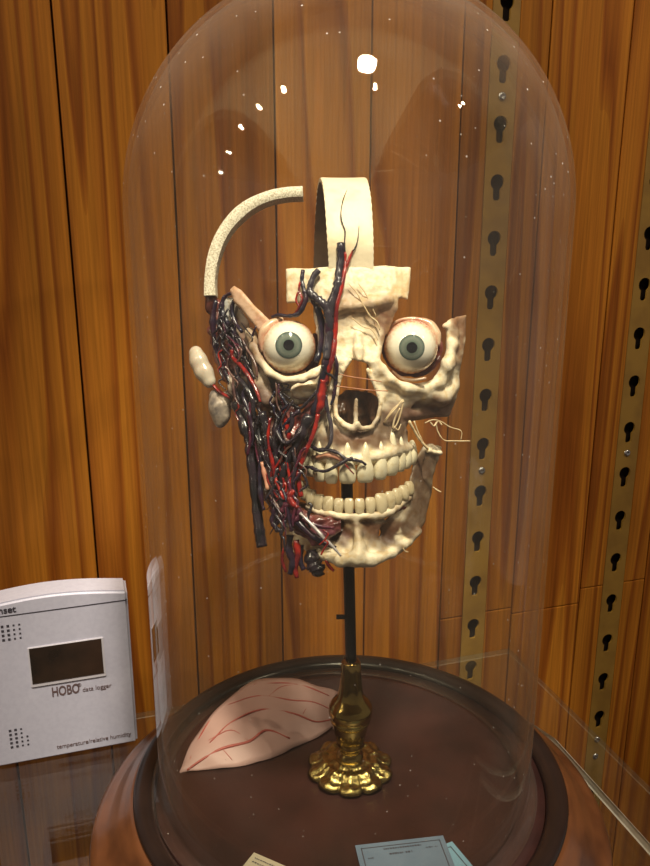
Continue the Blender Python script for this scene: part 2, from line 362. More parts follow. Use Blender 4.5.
        if pig is not None:
            c = pig(P); at = me.attributes.new('pig', 'FLOAT_COLOR', 'POINT'); at.data.foreach_set('color', np.concatenate([c, np.ones((len(c), 1))], 1).astype(np.float32).ravel())
        return link(name, me, m, parent)
def blobs(P, base, lst):
    """pigment: base colour with soft spots of other colours at (u,v,ru,rv,colour,strength)"""
    c = np.tile(np.array(base, float), (len(P), 1))
    wob = 3 * np.sin(P[:, 0] * .31 + P[:, 1] * .17) + 2.5 * np.sin(P[:, 1] * .43 - P[:, 0] * .23)
    for (u, v, ru, rv, col, st) in lst:
        q = ((P[:, 0] - u + wob) / ru) ** 2 + ((P[:, 1] - v + wob * .7) / rv) ** 2
        k = (st * np.exp(-(q * .72) ** 1.6))[:, None]; c = c * (1 - k) + np.array(col) * k
    return c

# ================================================================ SETTING
def struct(o, label=None, cat=None):
    o['kind'] = 'structure'
    if label: o['label'] = label; o['category'] = cat
    return o
WY = .665; PW = .082
strips = [(.3663, .0265), (.5335, .0265)]
bm = bmesh.new()
for i in range(-30, 27):
    x0, x1 = i * PW + .0007, (i + 1) * PW - .0007
    segs = [(x0, x1)]
    for sx, sw in strips:
        if x0 < sx < x1: segs = [(x0, sx - sw / 2), (sx + sw / 2, x1)]
    for a, b in segs:
        cuts = [-1.1, 1.75]
        if i == 4 and a > .37: cuts = [-1.1, .0205, 1.75]
        if i == 5: cuts = [-1.1, .013, 1.75]
        if i == 6: cuts = [-1.1, .030, 1.75]
        if i == 4 and a < .37: cuts = [-1.1, .0195, 1.75]
        for c, d in zip(cuts[:-1], cuts[1:]):
            box_bm(bm, a, b, WY, WY + .018, c + .0004, d - .0004, .0011)
box_bm(bm, -2.46, 2.22, WY + .0185, WY + .03, -1.1, 1.75)
wall = bmobj('wall_back', bm, M['wood']); struct(wall, 'wall of varnished orange pine boards', 'wall')

for nm, z0, z1, m_ in (('floor', -1.13, -1.1, 'floor'), ('ceiling', 1.75, 1.78, 'ceiling')):
    bm = bmesh.new(); box_bm(bm, -5.2, 3, -3.6, WY + .03, z0, z1); o = bmobj(nm, bm, M[m_]); struct(o)
# keyhole strips let into the boards
def keyhole_strip(cx, w, z0, z1, holes, screws, label):
    root = empty('slotted_shelf_strip', (cx, WY, z0)); tag(root, label, 'shelf strip', 'slotted shelf strips in the wall')
    cu = bpy.data.curves.new('plate', 'CURVE'); cu.dimensions = '2D'; cu.fill_mode = 'BOTH'; cu.extrude = .0012
    def spl(pts):
        s_ = cu.splines.new('POLY'); s_.points.add(len(pts) - 1)
        for p, q in zip(s_.points, pts): p.co = (q[0], q[1], 0, 1)
        s_.use_cyclic_u = True
    spl([(-w / 2 + .0003, z0), (w / 2 - .0003, z0), (w / 2 - .0003, z1), (-w / 2 + .0003, z1)])
    R_, h_, w_ = .0068, .0155, .0038
    for hz in holes:
        a0 = math.asin(w_ / R_); pts = [(R_ * math.sin(a), hz + R_ * math.cos(a)) for a in np.linspace(-(PI - a0), PI - a0, 18)]
        pts += [(w_, hz - h_ + .002), (w_ * .6, hz - h_), (-w_ * .6, hz - h_), (-w_, hz - h_ + .002)]
        spl(pts[::-1])
    tmp = bpy.data.objects.new('tmp', cu); COL.objects.link(tmp)
    dg = bpy.context.evaluated_depsgraph_get(); me = bpy.data.meshes.new_from_object(tmp.evaluated_get(dg)); bpy.data.objects.remove(tmp)
    for v in me.vertices: x, y, z = v.co; v.co = (cx + x, WY + .0016 - z, y)
    me.materials.clear(); link('plate', me, M['brassy'], root, False)
    bm = bmesh.new(); box_bm(bm, cx - w / 2 + .001, cx + w / 2 - .001, WY + .010, WY + .0115, z0, z1); bmobj('backing', bm, M['slot'], root)
    for sz in screws:
        o = lathe('screw', [(0, .0004), (.0012, .0012), (.0022, .0016), (.0034, .0008), (.0038, 0), (.0038, -.001), (0, -.001)], (0, 0, 0), M['steel'], root, 20)
        o.rotation_euler = (PI / 2, 0, 0); o.location = (cx, WY + .0002, sz)
def holes_at(z, z0, z1):
    a = z
    while a > z0: a -= .0485
    r = []
    while a < z1:
        if a > z0 + .02 and a < z1 - .02: r.append(a)
        a += .0485
    return r
keyhole_strip(strips[0][0], strips[0][1], -.85, 1.15, holes_at(.2500, -.85, 1.15), [.175, .515], 'brass-coloured strip with keyhole slots in the wall, behind the jar')
keyhole_strip(strips[1][0], strips[1][1], -.85, 1.15, [z for z in holes_at(.2530, -.85, 1.15) if not -.2 < z < -.15], [.178, -.166, -.1885], 'brass-coloured strip with keyhole slots in the wall, at the far right beyond the jar')

# ================================================================ GLASS SHELF + PLATE
CX, CY = .1560, .4473
def slab(name, pts, z0, z1, m, bev=.0006):
    bm = bmesh.new(); a = [bm.verts.new((x, y, z0)) for x, y in pts]; b = [bm.verts.new((x, y, z1)) for x, y in pts]; n = len(pts)
    bm.faces.new(a[::-1]); bm.faces.new(b)
    for i in range(n): bm.faces.new((a[i], a[(i + 1) % n], b[(i + 1) % n], b[i]))
    bmesh.ops.bevel(bm, geom=bm.edges[:], offset=bev, segments=1, affect='EDGES')
    return bm
def glass_slab(name, pts, z0, z1, label, em='edge_thin', bev=.0006):
    o = bmobj(name, slab(name, pts, z0, z1, None, bev), M['shelf']); o.data.materials.append(M[em])
    for p in o.data.polygons:
        if abs(p.normal.z) < .9: p.material_index = 1
    return tag(o, label, 'glass shelf')
sh = glass_slab('glass_shelf', [(-.5, .22), (.386, .22), (.386, .6255), (-.5, .6255)], -.006, 0, 'wide clear glass shelf along the wall, carrying the data logger')
pl = glass_slab('glass_plate', [(CX + .16 * math.sin(a), CY + .16 * math.cos(a)) for a in np.linspace(PI, 2 * PI, 24)] + [(.336, .50), (.346, .45), (.342, .26)][:0] + [(.22, .60), (.325, .545), (.345, .48), (.342, .26)], 0, .008, 'thick glass plate under the round base, its bright edge showing at right', 'edge', .0026)

# ================================================================ JAR BASE
Rj = .1268
bprof = [(0, .0), (.170, .0), (.1745, .002), (.176, .006), (.1745, .0105), (.170, .0135), (.1655, .015), (.163, .018), (.158, .023), (.156, .027), (.153, .0295), (.151, .032), (.149, .0345), (.147, .036), (.144, .0362)]
base = empty('jar_base', (CX, CY, .008)); tag(base, 'round dark varnished wooden base with a moulded rim under the glass dome', 'base')
lathe('moulded_rim', bprof + [(.1345, .0362), (.1345, .030), (0, .030)], (CX, CY, .008), M['base_brown'], base, 128)
lathe('black_ring', [(.1342, .0302), (.1342, .0362), (.1450, .0364), (.1462, .0385), (.1450, .0400), (.141, .0405), (.1345, .0385), (.1325, .0362), (.132, .0302)], (CX, CY, .008), M['base_dark'], base, 128, closed=True)
lathe('inset_board', [(0, .0302), (.1318, .0302), (.1318, .0352), (.1190, .0358), (.1155, .0372), (.1140, .0375), (.112, .0360), (0, .0360)], (CX, CY, .008), M['base_top'], base, 128)
# ================================================================ GLASS DOME
Rj = .1245
T = .0028; zc = .418; zb = .0452
prof = [(Rj - .005, zb), (Rj + .0035, zb), (Rj + .0055, zb + .0015), (Rj + .0058, zb + .0035), (Rj + .004, zb + .006), (Rj + .001, zb + .009), (Rj, zb + .014), (Rj, zb + .1), (Rj, zb + .2), (Rj, zb + .3)]
prof += [(Rj * math.cos(a), zc + Rj * 1.0 * math.sin(a)) for a in np.linspace(0, PI / 2, 40)]
prof += [((Rj - T) * math.cos(a), zc + (Rj - T) * math.sin(a)) for a in np.linspace(PI / 2, 0, 40)]
prof += [(Rj - T, zb + .3), (Rj - T, zb + .2), (Rj - T, zb + .1), (Rj - T, zb + .016), (Rj - T - .001, zb + .009), (Rj - .006, zb + .004)]
for i, (r, z) in enumerate(prof):
    if r < 1e-5: prof[i] = (0, z)
jar = lathe('glass_dome', prof, (.1522, .4484, 0), M['jar'], None, 160, closed=True)
tag(jar, 'tall clear glass bell jar covering the anatomical skull', 'glass dome')

# ================================================================ BRASS STAND
fp = onz(350, 770, .044); zt = .0440
stand = empty('brass_stand', (fp.x, fp.y, zt)); tag(stand, 'ornate brass stand with leafy round foot and black rod holding the skull', 'stand')
def petal(a, j, r, z):
    k = 10; c = abs(math.cos(k / 2 * a)); t = min(1, max(0, (r - .010) / .019))
    lobe = c ** .55
    r2 = r * (1 + .16 * t * (lobe - .6)); 
    z2 = z + .0036 * t * (lobe - .5) * (1 - .4 * t) + .0010 * t * (math.cos(k * 2 * a)) * (.3 + .7 * (1 - t)) * 1.2
    if j in (0, 1): z2 = z
    return r2, max(0, z2)
fpf = [(0, 0), (.0255, 0)]
for t in np.linspace(0, 1, 20): fpf.append((.0285 - .0195 * t, .0025 + .0078 * math.sin(t * PI * .62) + .0008 * math.sin(t * 15)))
fpf += [(.0085, .0118), (0, .012)]
lathe('foot', fpf, (fp.x, fp.y, zt), M['brass'], stand, 240, mod=petal)
bal = [(0, .0100), (.0085, .0100), (.0092, .0115), (.0092, .0135), (.0074, .0150), (.0066, .0170), (.0086, .0200), (.0096, .0215), (.0092, .023), (.0098, .026), (.0114, .032), (.0126, .038), (.0128, .0395), (.0138, .0405), (.0139, .0420), (.0132, .0430), (.0146, .0450), (.0151, .0480), (.0146, .0515), (.0122, .0550), (.0096, .0580), (.0084, .0620), (.0076, .068), (.0068, .078), (.0064, .084), (.0056, .086), (0, .086)]
lathe('baluster', bal, (fp.x, fp.y, zt), M['brass_dark'], stand, 64)
top = L(345, 404, 50)
b0 = Vector((fp.x, fp.y, zt + .085))
P = [np.array(b0.lerp(top, t)) for t in np.linspace(0, 1, 5)]
wtube('rod', P, .0037, M['black'], stand, 16)
k1, k2 = L(346, 612, 45), L(330, 612, 43)
kk = b0.lerp(top, .19)
wtube('set_screw', [np.array(kk), np.array(kk - RT * .006), np.array(kk - RT * .009)], .0016, M['black'], stand, 10)

# ================================================================ ANATOMICAL SKULL
skull = empty('anatomical_skull', tuple(L(350, 400, 40)))
tag(skull, 'opened anatomical skull with glaring eyes, teeth and red and blue vessels, on the brass stand', 'skull')
def fw(u, v):
    """depth of the face surface"""
    c = np.interp(v, [262, 300, 350, 400, 440, 470], [.0042, .0042, .0038, .0060, .0125, .013])
    o = np.interp(v, [262, 285, 305, 325, 345, 362, 385, 420, 440, 470], [-2, -7, -9, -6, -7, -12, -4, -6, -12, -12])
    dx = np.abs(u - 352); lin = np.minimum(dx, 85)
    return (o + c * lin ** 2 + np.maximum(dx - 85, 0) * .8).astype(np.float32)
def f1(u, v): return float(fw(np.float32(u), np.float32(v)))
def fm(u, v):
    dx = np.abs(u - 355); l = np.minimum(dx, 62)
    o = np.interp(v, [440, 500, 530, 566], [-8, -8, -6, -14])
    return (o + .0125 * l ** 2 + np.maximum(dx - 62, 0) * 1.9).astype(np.float32)
CREAM = (.86, .76, .56); BROWN = (.07, .024, .008); PURP = (.14, .066, .045); PINK = (.62, .38, .26); DRED = (.17, .045, .04)

G = Grid((240, 474), (258, 474), (-34, 74), 1.25)
P1 = [(286, 269), (329, 267), (374, 266), (411, 267), (410, 284), (408, 300), (397, 297), (385, 306), (330, 308), (312, 303), (287, 303)]
P2 = [(318, 298), (397, 292), (393, 312), (387, 328), (383, 345), (380, 358), (384, 372), (376, 380), (368, 364), (360, 361), (350, 360), (344, 366), (340, 384), (333, 384), (332, 350), (331, 332), (326, 312)]
P3 = [(332, 376), (341, 378), (335, 400), (334, 414), (340, 424), (352, 430), (366, 430), (376, 424), (380, 408), (376, 392), (368, 372), (380, 366), (386, 380), (402, 389), (426, 389), (443, 380), (450, 362), (453, 338), (448, 324), (455, 317), (466, 315), (465, 342), (459, 375), (457, 398), (449, 413), (430, 418), (408, 422), (400, 440), (410, 452), (410, 461), (390, 463), (350, 466), (320, 462), (306, 454), (309, 432), (318, 412), (326, 394)]
P4 = [(246, 329), (254, 329), (258, 350), (266, 368), (284, 381), (302, 381), (320, 372), (328, 378), (326, 394), (316, 404), (300, 404), (287, 410), (278, 424), (264, 420), (262, 398), (252, 375)]
G.shell(P1, fw, 7, 2, 2.5); G.shell(P2, fw, 11, 4, 4); G.shell(P3, fw, 12, 4, 3)
G.shell(P4, lambda u, v: fw(u, v) + 4, 8, 3, 3)
def ch(*p): return [(u, v, f1(u, v) + dw, r) for u, v, dw, r in p]
G.chain([(250, 332, 26, 5), (254, 346, 17, 4.5), (260, 360, 9, 4), (269, 372, 2, 3.6), (284, 380, -4, 3.6), (302, 379, -8, 4), (314, 374, -9, 4.4), (323, 368, -8, 4.2)], 3)     # orbit rim, viewer's left
G.chain(ch((384, 368, 2, 3), (390, 379, -1, 4), (406, 388, -3, 4.5), (424, 389, -3, 5), (440, 381, -2, 5.5), (448, 364, -1, 6), (452, 344, 0, 5), (449, 328, 1, 4)), 6)
G.chain(ch((445, 326, 0, 3.5), (452, 324, 0, 5), (455, 335, 0, 5)), 3)
G.chain(ch((425, 396, 1, 7), (442, 397, 1, 8), (452, 386, 2, 7)), 7)
G.chain(ch((396, 296, 2, 3), (394, 308, 3, 3.5), (389, 320, 5, 3), (386, 332, 6, 2.5)), 3)       # orbit roof
G.chain(ch((356, 306, -1, 5), (372, 303, -1, 6), (388, 300, -1, 5)), 5)
G.chain(ch((345, 306, -1, 5), (335, 312, -1, 4)), 5)
G.chain(ch((358, 335, -2, 4), (358, 350, -3, 4), (359, 359, -3, 2.5)), 5)      # nasal bridge
G.chain(ch((350, 360, -1, 2.4), (343, 370, -1, 2.4), (338, 385, -2, 2.6), (335, 402, -2, 2.8), (336, 416, -3, 2.6), (344, 425, -5, 2.8), (354, 429, -7, 3), (357, 424, -9, 3), (361, 429, -7, 2.8), (372, 427, -5, 2.6), (379, 416, -3, 2.4), (381, 402, -2, 2.4), (376, 388, -2, 2.2), (368, 370, -1, 2.2)), 1.5)
G.chain([(356, 425, -14, 2.4), (356, 414, -6, 2), (356, 400, 6, 2)], 2)        # nasal spine and septum
G.chain([(253, 335, 26, 5), (256, 360, 20, 6), (262, 385, 16, 7), (268, 400, 12, 7)], 4); G.chain(ch((262, 398, 1, 7), (270, 410, 2, 8), (276, 404, 2, 7)), 4); G.ell((280, 396, f1(280, 396) + 3), (9, 8, 7), 4)
G.ell((306, 391, f1(306, 391) + 1), (17, 9, 7), 4)
G.ell((422, 409, f1(422, 409) - 5), (17, 8, 6), 4, True)
G.caps((404, 414, f1(404, 414) + 5), (446, 412, f1(446, 412) + 3), 5, 5, 4)                        # hollow under the cheek
G.ell((392, 404, f1(392, 404) - 2), (7, 9, 5), 4, True)
for x in (390, 395, 400): G.caps((x, 270, f1(x, 270) + .2), (x + 1, 296, f1(x, 296) + .4), .9, 1.2, 1.5)
G.chain([(312, 459, f1(312, 459) + 1, 3.5), (322, 458, f1(322, 458), 4), (335, 459, f1(335, 459), 4), (348, 458, f1(348, 458), 4.4), (357, 460, f1(357, 460), 3.6), (366, 458, f1(366, 458), 4.6), (380, 455, f1(380, 455), 6), (392, 451, f1(392, 451) - 1, 6.5), (404, 449, f1(404, 449), 5), (413, 447, f1(413, 447) + 2, 4)], 2)
G.caps((386, 436, f1(386, 436), ), (389, 450, f1(389, 450) - 1), 2, 5, 2)
G.caps((396, 441, f1(396, 441), ), (396, 450, f1(396, 450) - 1), 2, 4, 2)
for x in (377, 392, 405): G.caps((x, 432, f1(x, 432) + 2), (x - 1, 458, f1(x, 458) + 1), 2.6, 3.5, 3)
G.noise(.25, .14, 3); G.noise(.14, .45, 8)
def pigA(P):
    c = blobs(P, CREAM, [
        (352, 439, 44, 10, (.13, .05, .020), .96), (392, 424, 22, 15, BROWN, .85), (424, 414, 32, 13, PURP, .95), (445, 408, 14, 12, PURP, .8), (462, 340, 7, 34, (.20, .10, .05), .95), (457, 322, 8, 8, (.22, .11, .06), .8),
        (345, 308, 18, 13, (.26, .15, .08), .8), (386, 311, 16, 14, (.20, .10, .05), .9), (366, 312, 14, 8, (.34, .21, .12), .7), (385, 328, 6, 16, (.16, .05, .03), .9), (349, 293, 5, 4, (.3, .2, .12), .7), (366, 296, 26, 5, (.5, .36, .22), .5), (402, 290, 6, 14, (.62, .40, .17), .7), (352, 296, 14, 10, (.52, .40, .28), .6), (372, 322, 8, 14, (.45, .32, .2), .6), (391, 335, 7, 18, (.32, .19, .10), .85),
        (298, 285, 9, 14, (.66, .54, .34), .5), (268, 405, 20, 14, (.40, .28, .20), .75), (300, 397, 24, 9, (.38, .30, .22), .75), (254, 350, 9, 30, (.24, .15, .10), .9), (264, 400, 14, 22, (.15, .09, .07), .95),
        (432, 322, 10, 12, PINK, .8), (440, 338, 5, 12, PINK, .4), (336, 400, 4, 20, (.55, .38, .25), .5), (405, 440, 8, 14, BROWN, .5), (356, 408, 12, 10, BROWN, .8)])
    return c
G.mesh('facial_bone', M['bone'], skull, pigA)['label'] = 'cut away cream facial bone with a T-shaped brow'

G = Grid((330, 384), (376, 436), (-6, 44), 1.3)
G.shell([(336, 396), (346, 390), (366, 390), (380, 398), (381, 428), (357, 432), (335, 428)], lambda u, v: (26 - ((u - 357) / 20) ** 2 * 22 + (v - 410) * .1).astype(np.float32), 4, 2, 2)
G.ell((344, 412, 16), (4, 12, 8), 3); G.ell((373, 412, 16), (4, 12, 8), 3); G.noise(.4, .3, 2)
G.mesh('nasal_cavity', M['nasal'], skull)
# --- midline strip over the crown, a bent band
def band(name, path, wid, thick, m, parent, side, n=60, cut_m=None):
    """path: (u,v,w) centre line; side: world vector across the band"""
    C = catmull([np.array(L(*p)) for p in path], 10); T_ = np.gradient(C, axis=0); T_ /= np.linalg.norm(T_, axis=1)[:, None]
    k = len(C); W_ = np.interp(np.linspace(0, 1, k), np.linspace(0, 1, len(wid)), wid) * S; vs = []; fs = []
    for i in range(k):
        sd = np.array(side[min(i * len(side) // k, len(side) - 1)]) if isinstance(side, list) else np.array(side)
        sd = sd - T_[i] * (sd @ T_[i]); sd /= np.linalg.norm(sd); nn = np.cross(sd, T_[i])
        sec = [(-1, -.35), (-.92, -.5), (-.5, -.56), (0, -.58), (.5, -.56), (.92, -.5), (1, -.35), (1, .35), (.92, .5), (.5, .44), (0, .42), (-.5, .44), (-.92, .5), (-1, .35)]
        for a, b in sec:
            vs.append(C[i] + sd * a * W_[i] / 2 * (1 + .012 * math.sin(i * 1.7)) + nn * b * thick * S)
    q = len(sec)
    for i in range(k - 1):
        for j in range(q): fs.append((i * q + j, i * q + (j + 1) % q, (i + 1) * q + (j + 1) % q, (i + 1) * q + j))
    fs.append(tuple(range(q))[::-1]); fs.append(tuple((k - 1) * q + j for j in range(q)))
    o = frompy(name, vs, fs, m, parent)
    bm = bmesh.new(); bm.from_mesh(o.data); bmesh.ops.recalc_face_normals(bm, faces=bm.faces); bm.to_mesh(o.data); bm.free()
    o.data.set_sharp_from_angle(angle=.7) if hasattr(o.data, 'set_sharp_from_angle') else None
    return o
cs = band('crown_strip', [(351, 282, 4), (351, 263, -.5), (350.5, 245, -4), (349.5, 225, -1), (348, 203, 10), (346, 188, 34), (344, 181, 66), (342, 181, 110), (340, 190, 150), (338, 208, 180), (336, 235, 200), (335, 265, 206), (335, 292, 200)],
     [44, 45, 46, 47, 48, 51, 54, 54, 54, 54], 5.5, M['bone_plain'], skull, RT)
cs['label'] = 'narrow band of cream bone arching over the crown'
cs.data.materials.append(M['inner_bone_shade'])
for p in cs.data.polygons:      # concave inner face coloured brown to stand in for shade under the arch
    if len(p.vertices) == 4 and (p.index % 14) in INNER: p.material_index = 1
# --- coronal arc with a spongy cut edge
band('cut_edge_arc', [(211, 297, 62), (211, 280, 62), (214, 260, 62), (221, 240, 62), (233, 222, 62), (249, 208, 62), (268, 199, 62), (287, 195, 62), (303, 194, 62)],
     [13, 12, 13, 13, 14, 12, 12, 12], 20, M['spongy'], skull, [np.array(UP + RT * 0)] * 1 if False else [np.array(RT * math.cos(a) + UP * math.sin(a)) for a in np.linspace(PI, PI / 2, 90)])['label'] = 'thin arc of porous cut bone'
wtube('arc_socket', [np.array(L(u, v, 62)) for u, v in ((211, 294), (211, 302), (210, 309), (213, 314))], [6 * S, 6.5 * S, 5 * S, 3 * S], M['socket'], skull, 12)

# --- flesh-coloured cut temple bone
G = Grid((214, 278), (280, 345), (-5, 62), 1.2)
G.shell([(230, 290), (234, 286), (241, 290), (253, 304), (265, 316), (276, 324), (268, 340), (256, 328), (243, 312), (234, 302)], lambda u, v: (24 - (u - 232) * .45).astype(np.float32), 7, 3, 3)
G.noise(.3, .15, 2)
G.mesh('temple_bone', M['bone'], skull, lambda P: blobs(P, (.62, .42, .29), [(266, 330, 10, 10, (.60, .30, .22), .8), (236, 292, 6, 6, (.5, .3, .2), .5)]))['label'] = 'pinkish cut temple bone'
G = Grid((214, 264), (286, 400), (10, 90), 1.3)
G.shell([(222, 296), (234, 298), (248, 320), (250, 345), (258, 372), (262, 396), (250, 400), (240, 384), (230, 352), (224, 322)], lambda u, v: (46 - (u - 220) * .55).astype(np.float32), 8, 3, 3)
G.noise(.5, .2, 4)
G.mesh('temple_wall', M['bone'], skull, lambda P: blobs(P, (.30, .25, .19), [(228, 306, 8, 12, (.52, .52, .50), .9), (244, 350, 10, 30, (.36, .22, .17), .8)]))

# --- muscle mass on the viewer's left
def fl(u, v): return np.interp(u, [205, 225, 245, 262, 285, 305, 330], [72, 58, 38, 22, 8, 2, -4]) + np.interp(v, [300, 420, 480, 540], [0, 2, 0, -6])
def f2(u, v, dw=0): return float(fl(u, v)) + dw
G = Grid((206, 342), (288, 562), (-22, 96), 1.4)
mus = [[(218, 304, 5, 5), (216, 330, 5, 7), (222, 355, 5, 8), (232, 378, 6, 9), (243, 400, 8, 8), (250, 425, 8, 7)],
       [(226, 318, 6, 5), (232, 345, 6, 7), (240, 370, 6, 7), (250, 392, 8, 6)],
       [(245, 400, 8, 6), (256, 430, 10, 7), (262, 462, 10, 8), (268, 490, 8, 7), (276, 510, 6, 6)],
       [(262, 405, 10, 6), (270, 430, 12, 7), (274, 460, 10, 8), (282, 490, 8, 9), (294, 515, 5, 7)],
       [(292, 410, 12, 8), (290, 435, 12, 9), (286, 462, 10, 9), (284, 490, 8, 8)],
       [(316, 400, 12, 7), (308, 420, 12, 8), (300, 445, 10, 8), (294, 470, 8, 7)],
       [(322, 385, 10, 5), (320, 405, 8, 5), (314, 425, 8, 5)],
       [(288, 512, 3, 8), (302, 526, 3, 9), (318, 538, 2, 8), (330, 530, 2, 7), (344, 524, 0, 5)],
       [(300, 515, 3, 7), (316, 522, 2, 7), (330, 520, 2, 5)]]
for mm_ in mus: G.chain([(u, v, f2(u, v, dw), r) for u, v, dw, r in mm_], 4)
G.noise(.8, .22, 5); G.noise(.5, .5, 6)
G.mesh('muscle', M['muscle'], skull, lambda P: blobs(P, DRED, [(222, 345, 8, 30, (.26, .11, .09), .8), (238, 385, 8, 12, (.22, .20, .22), .8), (268, 440, 5, 20, (.40, .25, .18), .7), (262, 490, 8, 16, (.16, .12, .09), .7),
     (290, 430, 14, 10, (.30, .05, .03), .8), (308, 420, 10, 12, (.12, .02, .02), .6), (282, 505, 10, 8, (.30, .02, .05), .9), (318, 535, 22, 9, (.16, .05, .08), .8), (300, 445, 8, 8, (.40, .26, .16), .6), (272, 415, 8, 8, (.35, .25, .18), .6)]))['label'] = 'dark red muscle on one side of the face'

# --- eye sockets and eyeballs
for (cu, cv, wv, r, c0) in ((289, 350, 20, 33, 0), (413, 349, 22, 31, 1)):
    G = Grid((cu - 44, cu + 44), (cv - 42, cv + 44), (wv - 14, wv + 46), 1.6)
    G.ell((cu, cv, wv), (r, r - 2, r), 1); G.ell((cu, cv, wv - 4), (r - 3.5, r - 5.5, r - 3), 1, True)
    G.D = np.maximum(G.D, (wv + 4) - G.W); G.D = np.maximum(G.D, (cv - 10 + .3 * (G.W - wv)) - G.V - (.8 * np.abs(G.U - cu) - 10))
    G.noise(.6, .25, 3); G.mesh('eye_socket', M['socket'], skull)
r_e = 27.3
M['sclera'] = eye_mat('eye_white', [(0, (.90, .87, .76)), (.72, (.88, .83, .69)), (.88, (.76, .60, .42)), (.95, (.62, .30, .20)), (1, (.5, .2, .15))], .12, r_e * S * 1.02)
M['iris'] = eye_mat('iris_grey_green', [(0, (.055, .075, .06)), (.40, (.10, .135, .11)), (.70, (.185, .215, .18)), (.86, (.11, .15, .13)), (.97, (.05, .07, .07))], .06, 13.5 * S)
M['pupil'] = mat('pupil_black', (.006, .008, .012), .05, coat=.8)
def cap(r, a1, n=32, rings=10, a0=0):
    vs = [(0, 0, r)] if a0 == 0 else []; fs = []; base0 = len(vs)
    for i in range(rings + 1 if a0 else rings):
        t = a0 + (a1 - a0) * ((i + (0 if a0 else 1)) / rings)
        for k in range(n): vs.append((r * math.sin(t) * math.cos(2 * PI * k / n), r * math.sin(t) * math.sin(2 * PI * k / n), r * math.cos(t)))
    if not a0:
        for k in range(n): fs.append((0, 1 + k, 1 + (k + 1) % n))
    m_ = (len(vs) - base0) // n
    for i in range(m_ - 1):
        for k in range(n): fs.append((base0 + i * n + k, base0 + (i + 1) * n + k, base0 + (i + 1) * n + (k + 1) % n, base0 + i * n + (k + 1) % n))
    return vs, fs
def eyeball(cu, cv, cw, iu, iv, ir, lab):
    c = L(cu, cv, cw); # gaze direction from the iris centre
    k = (800 + cw - r_e) / 800; off = (RT * (iu - cu) + UP * (cv - iv)) * k * S
    g = (off - FW * math.sqrt((r_e * S) ** 2 - off.length_squared)).normalized()
    q = g.to_track_quat('Z', 'Y')
    vs, fs = cap(r_e * S, PI * .999, 48, 36); e = frompy('eyeball', vs, fs, M['sclera'], skull)
    e.matrix_parent_inverse = Matrix.Translation(skull.location).inverted(); e.rotation_mode = 'QUATERNION'; e.location = c; e.rotation_quaternion = q; e['label'] = lab
    ai = math.asin(ir * .97 / r_e)
    vs, fs = cap(r_e * S * 1.006, ai, 48, 10, .16); o = frompy('iris', vs, fs, M['iris'], None); o.parent = e
    vs, fs = cap(r_e * S * 1.010, .195, 32, 5); o = frompy('pupil', vs, fs, M['pupil'], None); o.parent = e
eyeball(289, 347, 12, 290, 348, 13.6, 'bulging eyeball with grey-green iris, on the side with the vessels')
eyeball(411, 347, 14, 409, 350.5, 13.0, 'bulging eyeball with grey-green iris, on the bare bone side')
# flesh collars on the outer side of the eyes
for pts, r in (([(263, 352, 8), (262, 340, 8), (265, 330, 8), (273, 323, 10), (283, 319, 12)], [2, 4, 5.5, 4.5, 2]), ([(388, 330, 16), (396, 322, 14), (407, 319, 14), (420, 320, 14), (430, 325, 14), (436, 335, 12), (438, 346, 10)], [1, 1.5, 2, 2.6, 5, 5.5, 2]),
               ([(261, 358, 12), (268, 369, 12), (280, 376, 10), (294, 377, 10), (306, 372, 12)], [2, 2.6, 2.8, 2.6, 2]), ([(392, 371, 10), (402, 378, 8), (414, 380, 8), (426, 378, 8)], [1.0, 1.6, 1.6, 1.2])):
    wtube('eye_muscle', [np.array(L(*p)) for p in pts], [x * S for x in r], M['eye_flesh'], skull, 12)

# --- mandible
G = Grid((262, 450), (440, 572), (-34, 110), 1.3)
PM = [(300, 506), (312, 514), (340, 519), (385, 519), (402, 507), (408, 494), (410, 478), (415, 458), (424, 447), (432, 443), (441, 447), (439, 458), (434, 474), (431, 496), (425, 522), (415, 540), (400, 553), (385, 561), (365, 567), (345, 566), (325, 560), (305, 550), (288, 537), (279, 518), (272, 495), (266, 470), (276, 462), (288, 490)]
G.shell(PM, fm, 13, 3.5, 3)
def cm(*p): return [(u, v, float(fm(np.float32(u), np.float32(v))) + dw, r) for u, v, dw, r in p]
G.chain(cm((308, 507, -2, 3), (318, 512, -3, 3.4), (332, 515, -3, 3.6), (345, 517, -3, 3.6), (368, 517, -3, 3.6), (383, 515, -3, 3.6), (397, 508, -3, 3.4), (409, 498, -2, 3)), 1.5)
G.chain(cm((284, 526, -1, 4), (298, 541, -1, 4.5), (313, 550, -2, 5)), 3)
G.chain(cm((322, 555, -2, 5), (340, 560, -4, 6), (358, 558, -5, 8), (372, 560, -4, 6), (392, 553, -3, 5), (408, 542, -2, 4), (418, 531, -1, 3.5)), 4)
G.chain(cm((356, 522, -1, 2), (358, 535, -3, 4), (360, 548, -4, 7)), 5)
G.chain(cm((426, 449, 0, 4), (434, 450, 0, 4.5), (440, 452, 0, 3)), 3)
G.ell((392, 534, float(fm(np.float32(392), np.float32(534))) - 3), (18, 11, 7), 4, True); G.caps((392, 528, float(fm(np.float32(392), np.float32(528))) + 8), (396, 540, float(fm(np.float32(396), np.float32(540))) + 8), 5, 5, 4)
G.ell((330, 533, float(fm(np.float32(330), np.float32(533))) - 1), (13, 8, 5), 4, True)
G.ell((426, 470, float(fm(np.float32(426), np.float32(470))) - 1), (5, 12, 4), 4, True)
for u in (322, 334, 346): G.caps((u, 518, float(fm(np.float32(u), np.float32(518))) + .5), (u + (2 if u < 356 else -1), 533, float(fm(np.float32(u), np.float32(533))) + 1.5), 3.4, 1.5, 2)
G.noise(.35, .16, 9); G.noise(.25, .4, 12)
